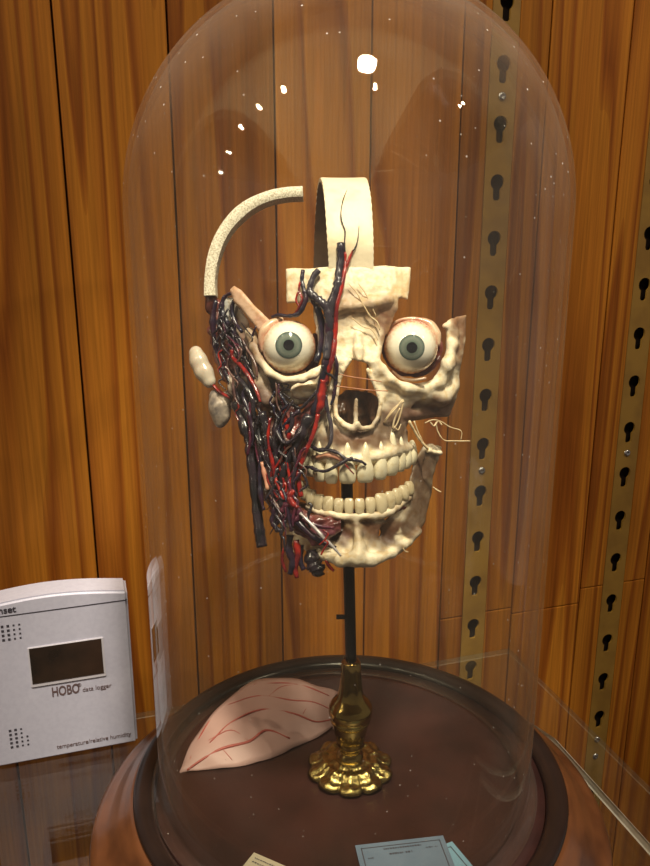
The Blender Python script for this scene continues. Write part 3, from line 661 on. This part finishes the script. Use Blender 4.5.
G.mesh('mandible', M['bone'], skull, lambda P: blobs(P, CREAM, [(388, 533, 30, 15, (.060, .020, .008), .97), (420, 505, 17, 26, (.12, .062, .034), .92), (424, 468, 18, 26, (.085, .040, .020), .95), (335, 532, 22, 11, (.09, .02, .03), .92), (352, 526, 58, 6, (.11, .045, .02), .9), (434, 449, 6, 4, (.9, .8, .6), .8),
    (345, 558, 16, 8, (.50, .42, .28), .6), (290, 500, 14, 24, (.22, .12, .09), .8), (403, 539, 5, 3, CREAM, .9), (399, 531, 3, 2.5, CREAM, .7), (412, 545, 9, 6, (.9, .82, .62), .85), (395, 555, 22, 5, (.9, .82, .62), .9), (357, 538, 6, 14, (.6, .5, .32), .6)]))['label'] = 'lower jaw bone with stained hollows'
# inner rim of the tooth rows
for nm, f_, v0, us in (('palate_rim', fw, 458, (312, 330, 350, 372, 392, 406)), ('gum_ridge', fm, 513, (300, 320, 345, 370, 392, 408))):
    wtube(nm, [np.array(L(u, v0 - (6 if nm == 'gum_ridge' else 2) * (abs(u - 354) / 50) ** 2, float(f_(np.float32(u), np.float32(v0))) + 7)) for u in us], 4.5 * S, M['socket'], skull, 10)

# --- teeth
def tooth(u, vt, vb, wd, f_, up, m, root=14, dw=0, dep=.8):
    """crown between vt (gum side for upper) and vb; root tapers away from the biting edge"""
    w0 = float(f_(np.float32(u), np.float32((vt + vb) / 2))) - 0; w1 = float(f_(np.float32(u + 1), np.float32((vt + vb) / 2)))
    a = math.atan2((w1 - w0), 1.0); a = max(-1.15, min(1.15, a))
    ax = RT * math.cos(a) + FW * math.sin(a); nz = (RT * -math.sin(a) + FW * math.cos(a))
    h = abs(vb - vt); wd = min(wd / max(.55, math.cos(a)), wd * 1.5)
    # profile t: 0 biting edge .. 1 gum .. 1+root
    pr = [(0, .05, .05), (0.01, .60, .30), (.06, .82, .44), (.18, .95, .62), (.4, 1.0, .85), (.65, .95, .98), (.85, .82, 1.0), (1.0, .70, .95), (1 + .35 * root / h, .55, .85), (1 + .75 * root / h, .34, .6), (1 + root / h, .10, .25)]
    vs = []; fs = []; n = 16
    for t, kw, kd in pr:
        v = (vb - t * h) if up else (vt + t * h)
        c = L(u, v, w0 + 1.5 + dw)
        for k in range(n):
            q = 2 * PI * k / n; cx, cy = math.cos(q), math.sin(q)
            cx = math.copysign(abs(cx) ** .75, cx); cy = math.copysign(abs(cy) ** .75, cy)
            bul = -.5 * S * math.sin(min(t, 1) * PI)
            vs.append(c + ax * (cx * kw * wd / 2 * S) + nz * (cy * kd * wd * dep / 2 * S + bul))
    for i in range(len(pr) - 1):
        for k in range(n): fs.append((i * n + k, i * n + (k + 1) % n, (i + 1) * n + (k + 1) % n, (i + 1) * n + k))
    fs.append(tuple(range(n))[::-1]); fs.append(tuple((len(pr) - 1) * n + k for k in range(n)))
    o = frompy('tooth', vs, fs, m, skull)
    bm = bmesh.new(); bm.from_mesh(o.data); bmesh.ops.recalc_face_normals(bm, faces=bm.faces); bm.to_mesh(o.data); bm.free()
for u, vt, vb, wd, rt_ in [(347.5, 463, 484, 16, 20), (365, 463, 483, 15.5, 20), (331.5, 463, 484, 11.5, 18), (380, 460, 480, 11.5, 18), (320, 462, 482, 10, 20), (391, 456, 476, 11.5, 26), (311, 460, 477, 8.5, 14), (400, 455, 472, 8.5, 18), (305, 458, 473, 7, 10), (406.5, 454, 469, 8, 12), (300.5, 456, 470, 7, 8), (412, 451, 465, 8, 10)]:
    tooth(u, vt - 1, vb, wd * 1.08, fw, True, M['tooth'], rt_)
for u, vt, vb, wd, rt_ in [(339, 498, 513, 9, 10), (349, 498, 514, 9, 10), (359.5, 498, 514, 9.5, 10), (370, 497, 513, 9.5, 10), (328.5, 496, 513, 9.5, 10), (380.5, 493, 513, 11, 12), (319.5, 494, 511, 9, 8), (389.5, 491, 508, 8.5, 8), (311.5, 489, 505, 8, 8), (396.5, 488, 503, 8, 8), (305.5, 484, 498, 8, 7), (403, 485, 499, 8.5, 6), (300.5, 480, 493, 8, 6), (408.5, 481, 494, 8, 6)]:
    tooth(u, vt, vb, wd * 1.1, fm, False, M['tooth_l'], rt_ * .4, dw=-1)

# --- the two white ear pieces
def blob(name, pts, m, k=4, h=1.3):
    a = np.array(pts); lo, hi = a[:, :3].min(0) - 16, a[:, :3].max(0) + 16
    G = Grid((lo[0], hi[0]), (lo[1], hi[1]), (lo[2], hi[2]), h)
    G.chain(pts, k); G.noise(.2, .12, 3); return G.mesh(name, m, skull)
blob('ear_lobe', [(196, 353, 66, 7), (199, 361, 64, 8.5), (204, 372, 62, 9), (209, 381, 60, 7)], M['wax'])['label'] = 'smooth white oval ear lobe'
blob('ear_gland', [(216, 396, 62, 7), (220, 406, 60, 11), (221, 416, 60, 9), (220, 423, 60, 4), (228, 396, 56, 6)], M['gland'])['label'] = 'mottled white gland below the ear lobe'
blob('ear_gland', [(231, 378, 46, 5), (236, 388, 42, 7), (240, 396, 40, 5)], M['gland'])

# --- vessels
def vs_(name, m, pts, r, dw=0, surf=None, seg=8):
    rv = r if hasattr(r, '__len__') else (r, r)
    rv = np.interp(np.linspace(0, 1, 5 * len(pts)), np.linspace(0, 1, len(rv)), rv); rv = rv * (1 + .16 * rng.randn(len(rv)))
    r = [float(x) for x in rv]
    P = []
    for p in pts:
        if len(p) == 3: P.append(np.array(L(*p)))
        else:
            w = surf(p[0], p[1]) if surf else min(f2(*p) - 8, f1(*p) - 5 if 320 < p[0] else 99)
            P.append(np.array(L(p[0], p[1], w + dw)))
    wtube(name, P, [x * S for x in (r if hasattr(r, '__len__') else (r, r))], m, skull, seg)
sf = lambda u, v: f1(u, v) - 2
V, VG, VB, A_, PU, NV = M['vein'], M['vein_grey'], M['vein_black'], M['artery'], M['purple'], M['nerve']
vs_('vein', VG, [(340.5, 243), (341, 258), (339, 272), (338, 285), (333, 298), (330, 312), (329, 325)], [3.6, 4.2, 4.4, 4.6, 4.5, 4.2], -3, sf, 12)
vs_('vein', V, [(330, 318), (328, 335), (327, 352), (325, 368), (322, 385), (318, 402), (312, 420)], [4.4, 3.8, 4, 4.2, 4.5], -4, sf, 12)
vs_('artery', A_, [(345, 252), (345.5, 262), (344, 275), (341, 290), (337, 305), (336, 320), (335, 338), (333, 355), (329, 370), (325, 385), (321, 398), (317, 412)], [1.2, 1.6, 2, 2.2, 2.4, 2.6, 2.8, 3, 3.4], -5, sf, 10)
vs_('artery', A_, [(353, 250), (349.5, 258), (346, 268), (344, 276)], [.9, 1.5, 1.6], -3, sf)
vs_('small_vein', VB, [(347, 190, 24), (343, 200, 5), (341, 212, -3), (342, 222, -5), (345, 231, -6), (344.5, 243, -8), (345, 253, -8)], [.35, .6, .9], -3, sf, 6)
vs_('small_vein', VB, [(359, 226, -6), (358, 238, -7), (356, 246, -8), (353, 251, -8)], [.3, .6, .9], 0, sf, 6)
vs_('vein', V, [(303, 270), (302, 280), (304, 290), (306, 298), (303, 307), (298, 314), (288, 316), (278, 315), (272, 317)], [2, 2.2, 2.4, 2.4, 2, 1.6], -6, sf)
vs_('vein', VG, [(319, 270), (314, 276), (311, 284), (310, 292), (316, 298), (323, 304), (328, 314), (330, 330), (328, 348), (326, 360)], [2.8, 3, 3.6, 4.2, 4.6, 4.6, 4, 3.4], -5, sf, 10)
vs_('vein', V, [(310, 290), (314, 302), (320, 316), (322, 332), (320, 350), (316, 362)], [2.2, 3.2, 3.6, 3], 2, sf)
vs_('muscle_band', M['gland'], [(316, 304), (319, 320), (322, 338), (321, 352)], [3, 5, 5, 3], 6, sf, 10)
vs_('artery', A_, [(300, 282), (299, 290), (302, 299), (299, 307), (295, 314)], [1, 1.4, 1.2], -5, sf)
vs_('artery', A_, [(298, 292), (296, 300), (300, 308)], 1, -5, sf)
vs_('vein', VB, [(322, 366), (326, 372), (332, 376), (336, 380)], 1.6, -6, sf)
vs_('vein', V, [(334, 352), (337, 365), (336, 380), (334, 395), (331, 405)], [1.6, 1.8, 1.5], -5, sf)
vs_('artery', A_, [(324, 380), (322, 392), (321, 404), (318, 414)], [3, 4.2, 4, 2.6], -8, sf, 10)
vs_('artery', A_, [(318, 414), (315, 428), (310, 442), (304, 455), (299, 468), (298, 480)], [2.6, 2.2, 3, 3], -6)
vs_('artery', A_, [(298, 472), (299, 484), (301, 497)], [3, 3, 2.4], -9)
vs_('vein', VG, [(308, 420), (306, 432), (310, 444), (318, 450), (326, 449), (331, 440), (331, 425), (327, 408), (326, 395)], [2.4, 2.2, 2, 1.8], -7, sf)
vs_('vein', VG, [(318, 450), (328, 450), (338, 453), (346, 459), (355, 460), (362, 462), (366, 465)], [2, 1.8, 1.2], -7, sf)
vs_('vein', VG, [(283, 496), (290, 482), (299, 472), (309, 467), (316, 470), (326, 471), (338, 465), (347, 460), (353, 458)], [1.8, 2, 1.8, 1.6], -9, sf)
vs_('artery', M['flesh'], [(316, 458), (326, 455), (336, 457), (344, 462)], [2, 3, 1.5], -4, sf)
vs_('artery', A_, [(345, 464), (350, 470), (354, 474)], .8, -9, sf)
vs_('vein', VB, [(310, 415), (303, 430), (296, 444), (289, 458), (284, 474), (280, 490)], [5, 5.5, 5.5, 5, 4], -6, None, 12)
vs_('vein', VB, [(236, 402), (243, 420), (249, 440), (252, 460), (255, 485), (257, 510), (260, 535), (262, 547)], [6, 6, 6.5, 6, 5.5, 5.2, 5], -2, None, 12)
vs_('vein', VB, [(244, 405), (256, 428), (263, 452), (268, 478), (274, 500), (280, 520)], [5, 6, 6, 5, 5], -4, None, 12)
vs_('vein', VB, [(262, 412), (266, 432), (270, 455), (271, 475), (276, 498)], [4, 5, 4], -7, None, 10)
vs_('vein', VB, [(280, 405), (278, 425), (276, 448), (278, 470)], [3, 5, 4], -6, None, 10)
vs_('vein', V, [(216, 300), (213, 318), (214, 338), (219, 358), (228, 378), (238, 398)], [2, 3, 3, 3, 3.5], -4)
vs_('vein', V, [(232, 293), (225, 297), (222, 308), (226, 320), (232, 328), (240, 344), (246, 362), (250, 384), (254, 404)], [2, 2.5, 3.5, 3, 2.5, 2.4, 2.4], -6)
vs_('vein', V, [(234, 300), (232, 310), (235, 322), (242, 332)], [1.8, 2.2, 2], -10)
vs_('vein', V, [(256, 326), (252, 340), (258, 360), (256, 378), (262, 395)], [1.4, 1.4, 1.6], -6)
vs_('vein', VG, [(272, 404), (284, 402), (294, 405), (301, 408), (309, 400), (318, 390)], [1.2, 1.6, 1.6, 1.2], -4, sf)
vs_('vein', VG, [(276, 430), (281, 440), (286, 443), (292, 440), (300, 432)], [1.6, 1.8, 1.4], -16)
vs_('artery', A_, [(264, 370), (262, 385), (268, 398), (278, 404), (286, 412)], [.8, 1, .8], -4, sf)
vs_('artery', A_, [(270, 418), (268, 440), (272, 460), (276, 480), (284, 500)], [1.4, 1.8, 1.4], -14)
vs_('artery', M['flesh'], [(262, 462), (265, 476), (268, 490)], [2, 2.5, 2], -10)
vs_('artery', A_, [(218, 350), (226, 368), (232, 380)], [2, 3, 2], -2)
vs_('artery', A_, [(212, 384), (220, 392), (230, 398)], [1.5, 2.2, 1.5], -2)
vs_('artery', A_, [(294, 490), (290, 496), (292, 503), (298, 508)], [2.5, 3.4, 2.2], -14, None, 10)
vs_('artery', PU, [(282, 512), (288, 504), (296, 508), (300, 516), (292, 522)], [3, 4, 4, 3], -10, None, 10)
vs_('artery', PU, [(284, 498), (292, 512), (304, 520), (318, 526), (334, 528)], [2.5, 3, 2.5, 2], -8)
vs_('vein', V, [(286, 508), (298, 522), (310, 534), (322, 542), (336, 548)], [2.5, 3.2, 3, 2], -8)
vs_('nerve', M['silver'], [(300, 513), (312, 525), (324, 538), (334, 548), (341, 556)], [1.4, 1.7, 1.6, 1], -15)
vs_('artery', A_, [(323, 530), (328, 534), (325, 540), (328, 543), (324, 549), (321, 555)], [.9, 1.1, .8], -20)
vs_('artery', A_, [(325, 540), (319, 545)], .8, -20)
# cut ends hanging under the jaw
vs_('vein', V, [(290, 535), (289, 550), (293, 562), (290, 574)], [3.4, 4, 3.6, 2.6], 4, None, 10)
vs_('artery', A_, [(296, 540), (298, 555), (295, 566), (297, 578)], [3, 3.4, 3, 2], 5, None, 10)
vs_('vein', V, [(302, 545), (300, 560), (304, 570)], [2.4, 3, 2.4], 8, None, 10)
vs_('vein', VB, [(311, 550), (313, 562), (317, 570), (316, 576)], [6, 8.5, 8, 4], 12, None, 14)
vs_('artery', A_, [(326, 560), (329, 566), (334, 571)], [1.4, 1.8, 1.2], 10)
vs_('artery', A_, [(284, 548), (282, 560), (286, 572)], [1.2, 2, 1.2], 8)
# the tangle over the temple, cheek and jaw angle
rr = random.Random(21)
starts = [(219, 308), (224, 330), (222, 345), (232, 350), (238, 366), (246, 388), (252, 400), (258, 408), (264, 420), (272, 416), (284, 410), (292, 412), (300, 410), (256, 440), (262, 455), (270, 470), (278, 468), (286, 462), (292, 450), (280, 485), (288, 480), (270, 495), (285, 520), (296, 470)]
for i, (u, v) in enumerate(starts):
    pts = [(u, v)]; tgt = 290 if v > 430 else 268
    for k in range(5):
        u += (tgt - u) * .12 + rr.uniform(-6, 6); v += rr.uniform(7, 15); pts.append((u, min(v, 530)))
    m = (V, VG, VB, A_, VB, V, PU)[i % 7]; nm = 'artery' if m in (A_, PU) else 'vein'
    r0 = rr.uniform(1.1, 2.6); vs_(nm, m, pts, [r0, r0 * 1.2, r0 * .7], -rr.uniform(7, 14))
for i in range(58):   # fine dark threads over the whole side
    v = rr.uniform(305, 515); lo = np.interp(v, [300, 360, 400, 450, 515], [212, 222, 238, 250, 272]); hi = np.interp(v, [300, 360, 400, 450, 515], [236, 252, 310, 308, 312])
    u = rr.uniform(lo, hi); pts = [(u, v)]
    for k in range(4): u += rr.uniform(-6, 8) - (2 if v > 420 and u > 280 else 0); v += rr.uniform(3, 12); pts.append((u, v))
    m = (VB, V, VG, PU, VB, A_, M['muscle_dark'])[i % 7]; r0 = rr.uniform(.6, 1.5)
    vs_('small_artery' if m in (A_, PU) else 'small_vein', m, pts, [r0, r0 * 1.2, r0 * .6], -rr.uniform(9, 15), None, 6)
for i in range(12):   # fine net on the cheek bone
    u, v = rr.uniform(254, 300), rr.uniform(384, 412); pts = [(u, v)]
    for k in range(3): u += rr.uniform(-9, 9); v += rr.uniform(-5, 8); pts.append((u, v))
    vs_('artery' if i % 2 else 'vein', (VG, A_)[i % 2], pts, .8, -3, sf, 6)
# bare-side nerves
for pts, r in (([(349, 284), (357, 293), (364, 306), (370, 316), (377, 322), (380, 330)], [.6, 1, 1.2, .8]), ([(358, 283), (366, 294), (371, 305), (376, 316)], [.5, .9, .7]), ([(352, 318), (362, 326), (372, 330), (378, 340)], [.6, .9, .6])):
    vs_('nerve', NV, pts, [x * .8 for x in r], -3.2, sf, 6)
for pts, r in (([(338, 374), (352, 377), (366, 379), (382, 382)], .55), ([(336, 386), (352, 388), (368, 390), (388, 391)], .55)):
    vs_('nerve', M['copper'], [(a, b, -14) for a, b in pts], r, 0, sf, 6)
for pts, r in (([(384, 423, 2), (390, 415, -2), (396, 408, -2), (403, 400, 0), (401, 412, 2), (397, 424, 4), (393, 428, 4), (395, 418, 2), (400, 408, 0)], .8), ([(385, 420, 0), (394, 408, -2), (404, 401, 0)], .6), ([(394, 426, 4), (398, 430, 6), (401, 424, 6)], .6),
               ([(409, 421, 14), (414, 430, 18), (420, 440, 24), (428, 449, 30)], 1.4), ([(414, 421, 18), (418, 432, 22), (424, 444, 28), (430, 452, 34)], .8),
               ([(425, 423, 34), (432, 420, 40), (440, 421, 44), (450, 427, 48), (461, 431, 52), (461, 440, 54)], .6), ([(436, 424, 44), (438, 432, 46), (444, 440, 48), (454, 441, 50), (470, 441, 54)], .7),
               ([(430, 422, 40), (434, 426, 42), (438, 421, 44), (442, 425, 44)], .9), ([(433, 487, 60), (437, 490, 60), (441, 492, 60)], .9), ([(403, 548, 6), (405, 551, 6), (408, 552, 8)], .6)):
    vs_('nerve', NV, pts, r, 0, None, 6)
vs_('nerve', M['bone_plain'], [(428, 450, 30), (434, 452, 34), (441, 453, 40)], [2.4, 2.4, 2.2], 0, None, 10)

# ================================================================ MEMBRANE PIECE lying on the base
bot = [(180, 773, 0), (203, 770, 0), (228, 768, 0), (252, 764, 0), (277, 756, 0), (300, 745, 0), (322, 735, .000), (336, 722, .001)]
topc = [(180, 772, .001), (191, 745, .006), (206, 723, .012), (228, 699, .019), (258, 680, .026), (292, 679, .025), (318, 686, .020), (338, 692, .014)]
nb = 24; mb = 14; zt2 = .0448
Bc = catmull([np.array(onz(u, v, zt2 + h)) for u, v, h in bot], 4)[:: 1]; Tc = catmull([np.array(onz(u, v, zt2 + h)) for u, v, h in topc], 4)
vs = []
for j in range(mb + 1):
    t = j / mb
    for i in range(len(Bc)):
        p = Bc[i] * (1 - t) + Tc[i] * t; s_ = i / (len(Bc) - 1)
        bulge = .006 * math.sin(PI * t) * math.sin(PI * min(1, s_ * 1.05) if s_ < .95 else PI * .98) ** .7
        p = p + np.array([0, 0, bulge]) + np.array([*FH]) * (-.35 * bulge) + np.array([0, 0, .0006 * math.sin(i * 1.1 + 4 * t)])
        p[2] = max(p[2], zt2); vs.append(p)
nn = len(Bc)
fs = [(j * nn + i, j * nn + i + 1, (j + 1) * nn + i + 1, (j + 1) * nn + i) for j in range(mb) for i in range(nn - 1)]
mem = empty('dura_membrane', tuple(Bc[nn // 2])); tag(mem, 'curved pale pink slice of membrane with red vessels lying left of the brass foot', 'membrane')
mo = frompy('membrane_sheet', vs, fs, M['membrane'], mem); sm = mo.modifiers.new('thick', 'SOLIDIFY'); sm.thickness = .0011; sm.offset = 0
def onmem(s_, t):
    x = s_ * (nn - 1); y = t * mb; i, j = min(int(x), nn - 2), min(int(y), mb - 1); a, b = x - i, y - j
    g = lambda p, q: vs[q * nn + p]
    return (g(i, j) * (1 - a) + g(i + 1, j) * a) * (1 - b) + (g(i, j + 1) * (1 - a) + g(i + 1, j + 1) * a) * b + np.array([*(-FW)]) * .0009
for path, r in (([(.05, .12), (.15, .28), (.3, .33), (.45, .25), (.55, .3), (.66, .12)], .0010), ([(.45, .26), (.38, .5), (.25, .62)], .0004), ([(.25, .55), (.4, .6), (.55, .55), (.7, .42), (.82, .25), (.95, .2)], .0007), ([(.42, .92), (.55, .75), (.7, .62), (.82, .6), (.95, .45)], .0006),
                ([(.55, .95), (.68, .92), (.8, .9), (.93, .82)], .0007), ([(.1, .6), (.2, .85), (.3, .95), (.42, .97)], .0005), ([(.6, .7), (.66, .85), (.74, .9)], .0004), ([(.3, .33), (.33, .12)], .0003), ([(.75, .4), (.8, .6)], .0003)):
    wtube('vessel', [onmem(*p) for p in path], [r * .7, r * 1.1, r * .7], M['mem_vessel'], mem, 6)

# ================================================================ CARDS in front of the stand
def card(name, c, ex, ey, w, h, z, m, label, border=True, lines=()):
    root = empty(name, (c.x, c.y, z)); tag(root, label, 'card')
    def P(a, b, dz): return c + ex * a + ey * b + Vector((0, 0, dz))
    def quad(nm, a0, a1, b0, b1, z0, z1, mm):
        bm = bmesh.new(); q = [bm.verts.new(P(a, b, zz)) for zz in (z0, z1) for a, b in ((a0, b0), (a1, b0), (a1, b1), (a0, b1))]
        bm.faces.new(q[3::-1]); bm.faces.new(q[4:])
        for i in range(4): bm.faces.new((q[i], q[(i + 1) % 4], q[4 + (i + 1) % 4], q[4 + i]))
        return bmobj(nm, bm, mm, root)
    quad('sheet', 0, w, -h, 0, 0, .0005, m)
    if border:
        bm = bmesh.new(); g = .003; t = .0006
        for a0, a1, b0, b1 in ((g, w - g, -g - t, -g), (g, g + t, -h + g, -g), (w - g - t, w - g, -h + g, -g), (g, w - g, -h + g, -h + g + t)):
            q = [bm.verts.new(P(a, b, .0006)) for a, b in ((a0, b0), (a1, b0), (a1, b1), (a0, b1))]; bm.faces.new(q)
        bmobj('printed_border', bm, M['ink'], root)
    if lines:
        bm = bmesh.new(); r_ = random.Random(3)
        for (a0, a1, b, th) in lines:
            a = a0
            while a < a1:
                wdt = r_.uniform(.0005, .0013); 
                q = [bm.verts.new(P(x, y, .0007)) for x, y in ((a, b), (min(a + wdt, a1), b), (min(a + wdt, a1), b + th * r_.uniform(.6, 1)), (a, b + th))]; bm.faces.new(q); a += wdt + r_.uniform(.0003, .0007) * (3 if r_.random() < .15 else 1)
        bmobj('handwriting', bm, M['ink'], root)
zc0 = .0443
c0 = onz(355, 846, zc0); c1 = onz(443, 836, zc0); ex = (c1 - c0).normalized(); ey = Vector((-ex.y, ex.x, 0)); wd = (c1 - c0).length
card('blue_label_card', Vector((c0.x, c0.y, zc0)), ex, ey, wd, .040, zc0, M['blue_card'], 'grey-blue card with dark border and handwriting lying at the bottom edge', True,
     [(wd * .30, wd * .72, -.0062, .0012), (.006, .011, -.012, .001), (wd - .013, wd - .006, -.0085, .0009), (wd * .35, wd * .6, -.0105, .0014)])
c0 = onz(452, 842, zc0 - .0003); ex2 = (onz(474, 868, zc0) - c0).normalized(); ey2 = Vector((-ex2.y, ex2.x, 0))
card('light_blue_card', Vector((c0.x, c0.y, zc0 - .0003)), ex2, ey2, .03, .04, zc0 - .0003, M['cyan_card'], 'light blue card partly under the grey-blue card', True)
c0 = onz(254, 853, zc0); ex3 = (onz(284, 866, zc0) - c0).normalized(); ey3 = Vector((-ex3.y, ex3.x, 0))
card('cream_card', Vector((c0.x, c0.y, zc0)), ex3, ey3, .028, .025, zc0, M['cream_card'], 'cream printed card at the bottom edge, left of the blue card', False, [(.003, .022, -.004, .0010), (.003, .020, -.007, .001)])

# ================================================================ DATA LOGGER standing on the shelf
LX0, LX1, LY, LZ, TH = -.0935, .0206, .5845, .139, .026
lg = empty('data_logger', ((LX0 + LX1) / 2, LY + TH / 2, 0)); tag(lg, 'white plastic data logger with dark display standing on the glass shelf at left', 'data logger')
def out_profile(n=24, ins=0):
    w = LX1 - LX0; pts = [(LX0 + ins, ins), (LX1 - ins, ins), (LX1 - ins, LZ - .007)]
    pts += [(LX1 - ins - w * t if t else LX1 - ins, LZ - .0035 - ins + .0055 * math.sin(PI * t)) for t in np.linspace(.0, 1, n)]
    pts += [(LX0 + ins, LZ - .007)]
    return pts
def prism(name, pts, y0, y1, m, parent, bev=.0012, segs=2):
    bm = bmesh.new(); a = [bm.verts.new((x, y0, z)) for x, z in pts]; b = [bm.verts.new((x, y1, z)) for x, z in pts]; n = len(pts)
    bm.faces.new(a); bm.faces.new(b[::-1])
    for i in range(n): bm.faces.new((a[i], b[i], b[(i + 1) % n], a[(i + 1) % n]))
    bmesh.ops.recalc_face_normals(bm, faces=bm.faces[:])
    if bev: bmesh.ops.bevel(bm, geom=[e for e in bm.edges if abs(e.calc_face_angle(0)) > .5], offset=bev, segments=segs, affect='EDGES')
    return bmobj(name, bm, m, parent)
def rect(x0, x1, z0, z1): return [(x0, z0), (x1, z0), (x1, z1), (x0, z1)]
prism('housing', out_profile(), LY, LY + TH, M['logger'], lg, .002, 3)
def LP(u, v): p = onw(u, v, LY - .0005); return p.x, p.z
# display: corners read on the face of the logger
a = LP(29, 650); b = LP(101, 637); c = LP(31, 684); x0, x1 = a[0], b[0]; z1 = (a[1] + b[1]) / 2; z0 = c[1]
prism('display_bezel', rect(x0 - .0012, x1 + .0016, z0 - .0034, z1 + .0008), LY - .0009, LY + .001, M['logger_edge'], lg, .0005)
prism('display', rect(x0, x1, z0, z1), LY - .0013, LY, M['lcd'], lg, 0)
g = LP(128, 600)[1]
prism('seam_groove', rect(LX0 + .0006, LX1 - .0006, g - .0004, g + .0004), LY - .0002, LY + .001, M['ink'], lg, 0)
def grid_dots(u0, v0, nx, nz, sk=()):
    x, z = LP(u0, v0); bm = bmesh.new()
    for i in range(nx):
        for j in range(nz):
            if (i, j) in sk: continue
            cx, cz = x + i * .0040, z - j * .0037; s_ = .00095 if i < 2 else .0007
            q = [bm.verts.new((cx + a_, LY - .0003, cz + b_)) for a_, b_ in ((-s_, -s_), (s_, -s_), (s_, s_), (-s_, s_))]; bm.faces.new(q)
    bmobj('vent_grille', bm, M['ink'], lg)
grid_dots(2, 627, 4, 4); grid_dots(10, 731, 4, 5, ((3, 0), (3, 1)))
def text(body, x, z, size, m, bold=0, xs=1.0, name='lettering'):
    cu = bpy.data.curves.new('t', 'FONT'); cu.body = body; cu.size = size; cu.extrude = .0001; cu.offset = bold
    t = bpy.data.objects.new('t', cu); COL.objects.link(t)
    me = bpy.data.meshes.new_from_object(t.evaluated_get(bpy.context.evaluated_depsgraph_get())); bpy.data.objects.remove(t)
    for v in me.vertices: a_, b_, c_ = v.co; v.co = (x + a_ * xs, LY - .0002 - c_, z + b_)
    me.materials.clear(); return link(name, me, m, lg, False)
q = LP(52, 697); text('HOBO', q[0], q[1], .0115, M['ink2'], .00025, .62)
q = LP(76, 689); text('®', q[0] + .0012, q[1] + .0015, .004, M['ink2'], 0)
q = LP(81, 692); text('data logger', q[0] + .0012, q[1] - .0003, .0055, M['ink2'], 0, .9)
q = LP(57, 749); text('temperature/relative humidity', q[0], q[1] - .0002, .0055, M['ink2'], 0, .86)
q = LP(0, 617); text('onset', q[0] - .0052, q[1] + .0022, .0078, M['ink'], .00015, .95)

# ================================================================ LIGHTS
def spot(loc, target, e, size, blend, rad, col):
    ld = bpy.data.lights.new('ceiling_lamp', 'SPOT'); ld.energy = e; ld.spot_size = math.radians(size); ld.spot_blend = blend; ld.shadow_soft_size = rad; ld.color = col
    o = bpy.data.objects.new('ceiling_lamp', ld); COL.objects.link(o); o.location = loc
    o.rotation_euler = (Vector(target) - Vector(loc)).to_track_quat('-Z', 'Y').to_euler(); return o
WARM = (1, .86, .66)
spot((.12, -.16, 1.7), (CX, CY, .30), 170, 22, .9, .085, (1, .90, .74))
spot((.13, -.49, 1.7), (.3, .66, .1), 22, 60, .8, .018, WARM)
spot((1.28, -.56, 1.7), (.5, .66, .2), 28, 70, .7, .022, WARM)
for x, y, e in ((-.76, -.07, 20), (-1.2, -.03, 18), (-1.76, -.02, 18), (-2.79, -.1, 18), (-4.52, -.21, 18)):
    spot((x, y, 1.7), (x * .3, .6, 0.1), e, 100, .7, .022, WARM)
w = bpy.data.worlds.new('room_light'); SC.world = w; w.use_nodes = True
w.node_tree.nodes['Background'].inputs[0].default_value = (.62, .52, .45, 1); w.node_tree.nodes['Background'].inputs[1].default_value = .28
SC.view_settings.view_transform = 'Standard'; SC.view_settings.look = 'None'; SC.view_settings.gamma = 1; SC.view_settings.exposure = 0.0
SC.view_settings.use_curve_mapping = False
SC.cycles.transparent_max_bounces = 32; SC.cycles.caustics_reflective = False; SC.cycles.caustics_refractive = False
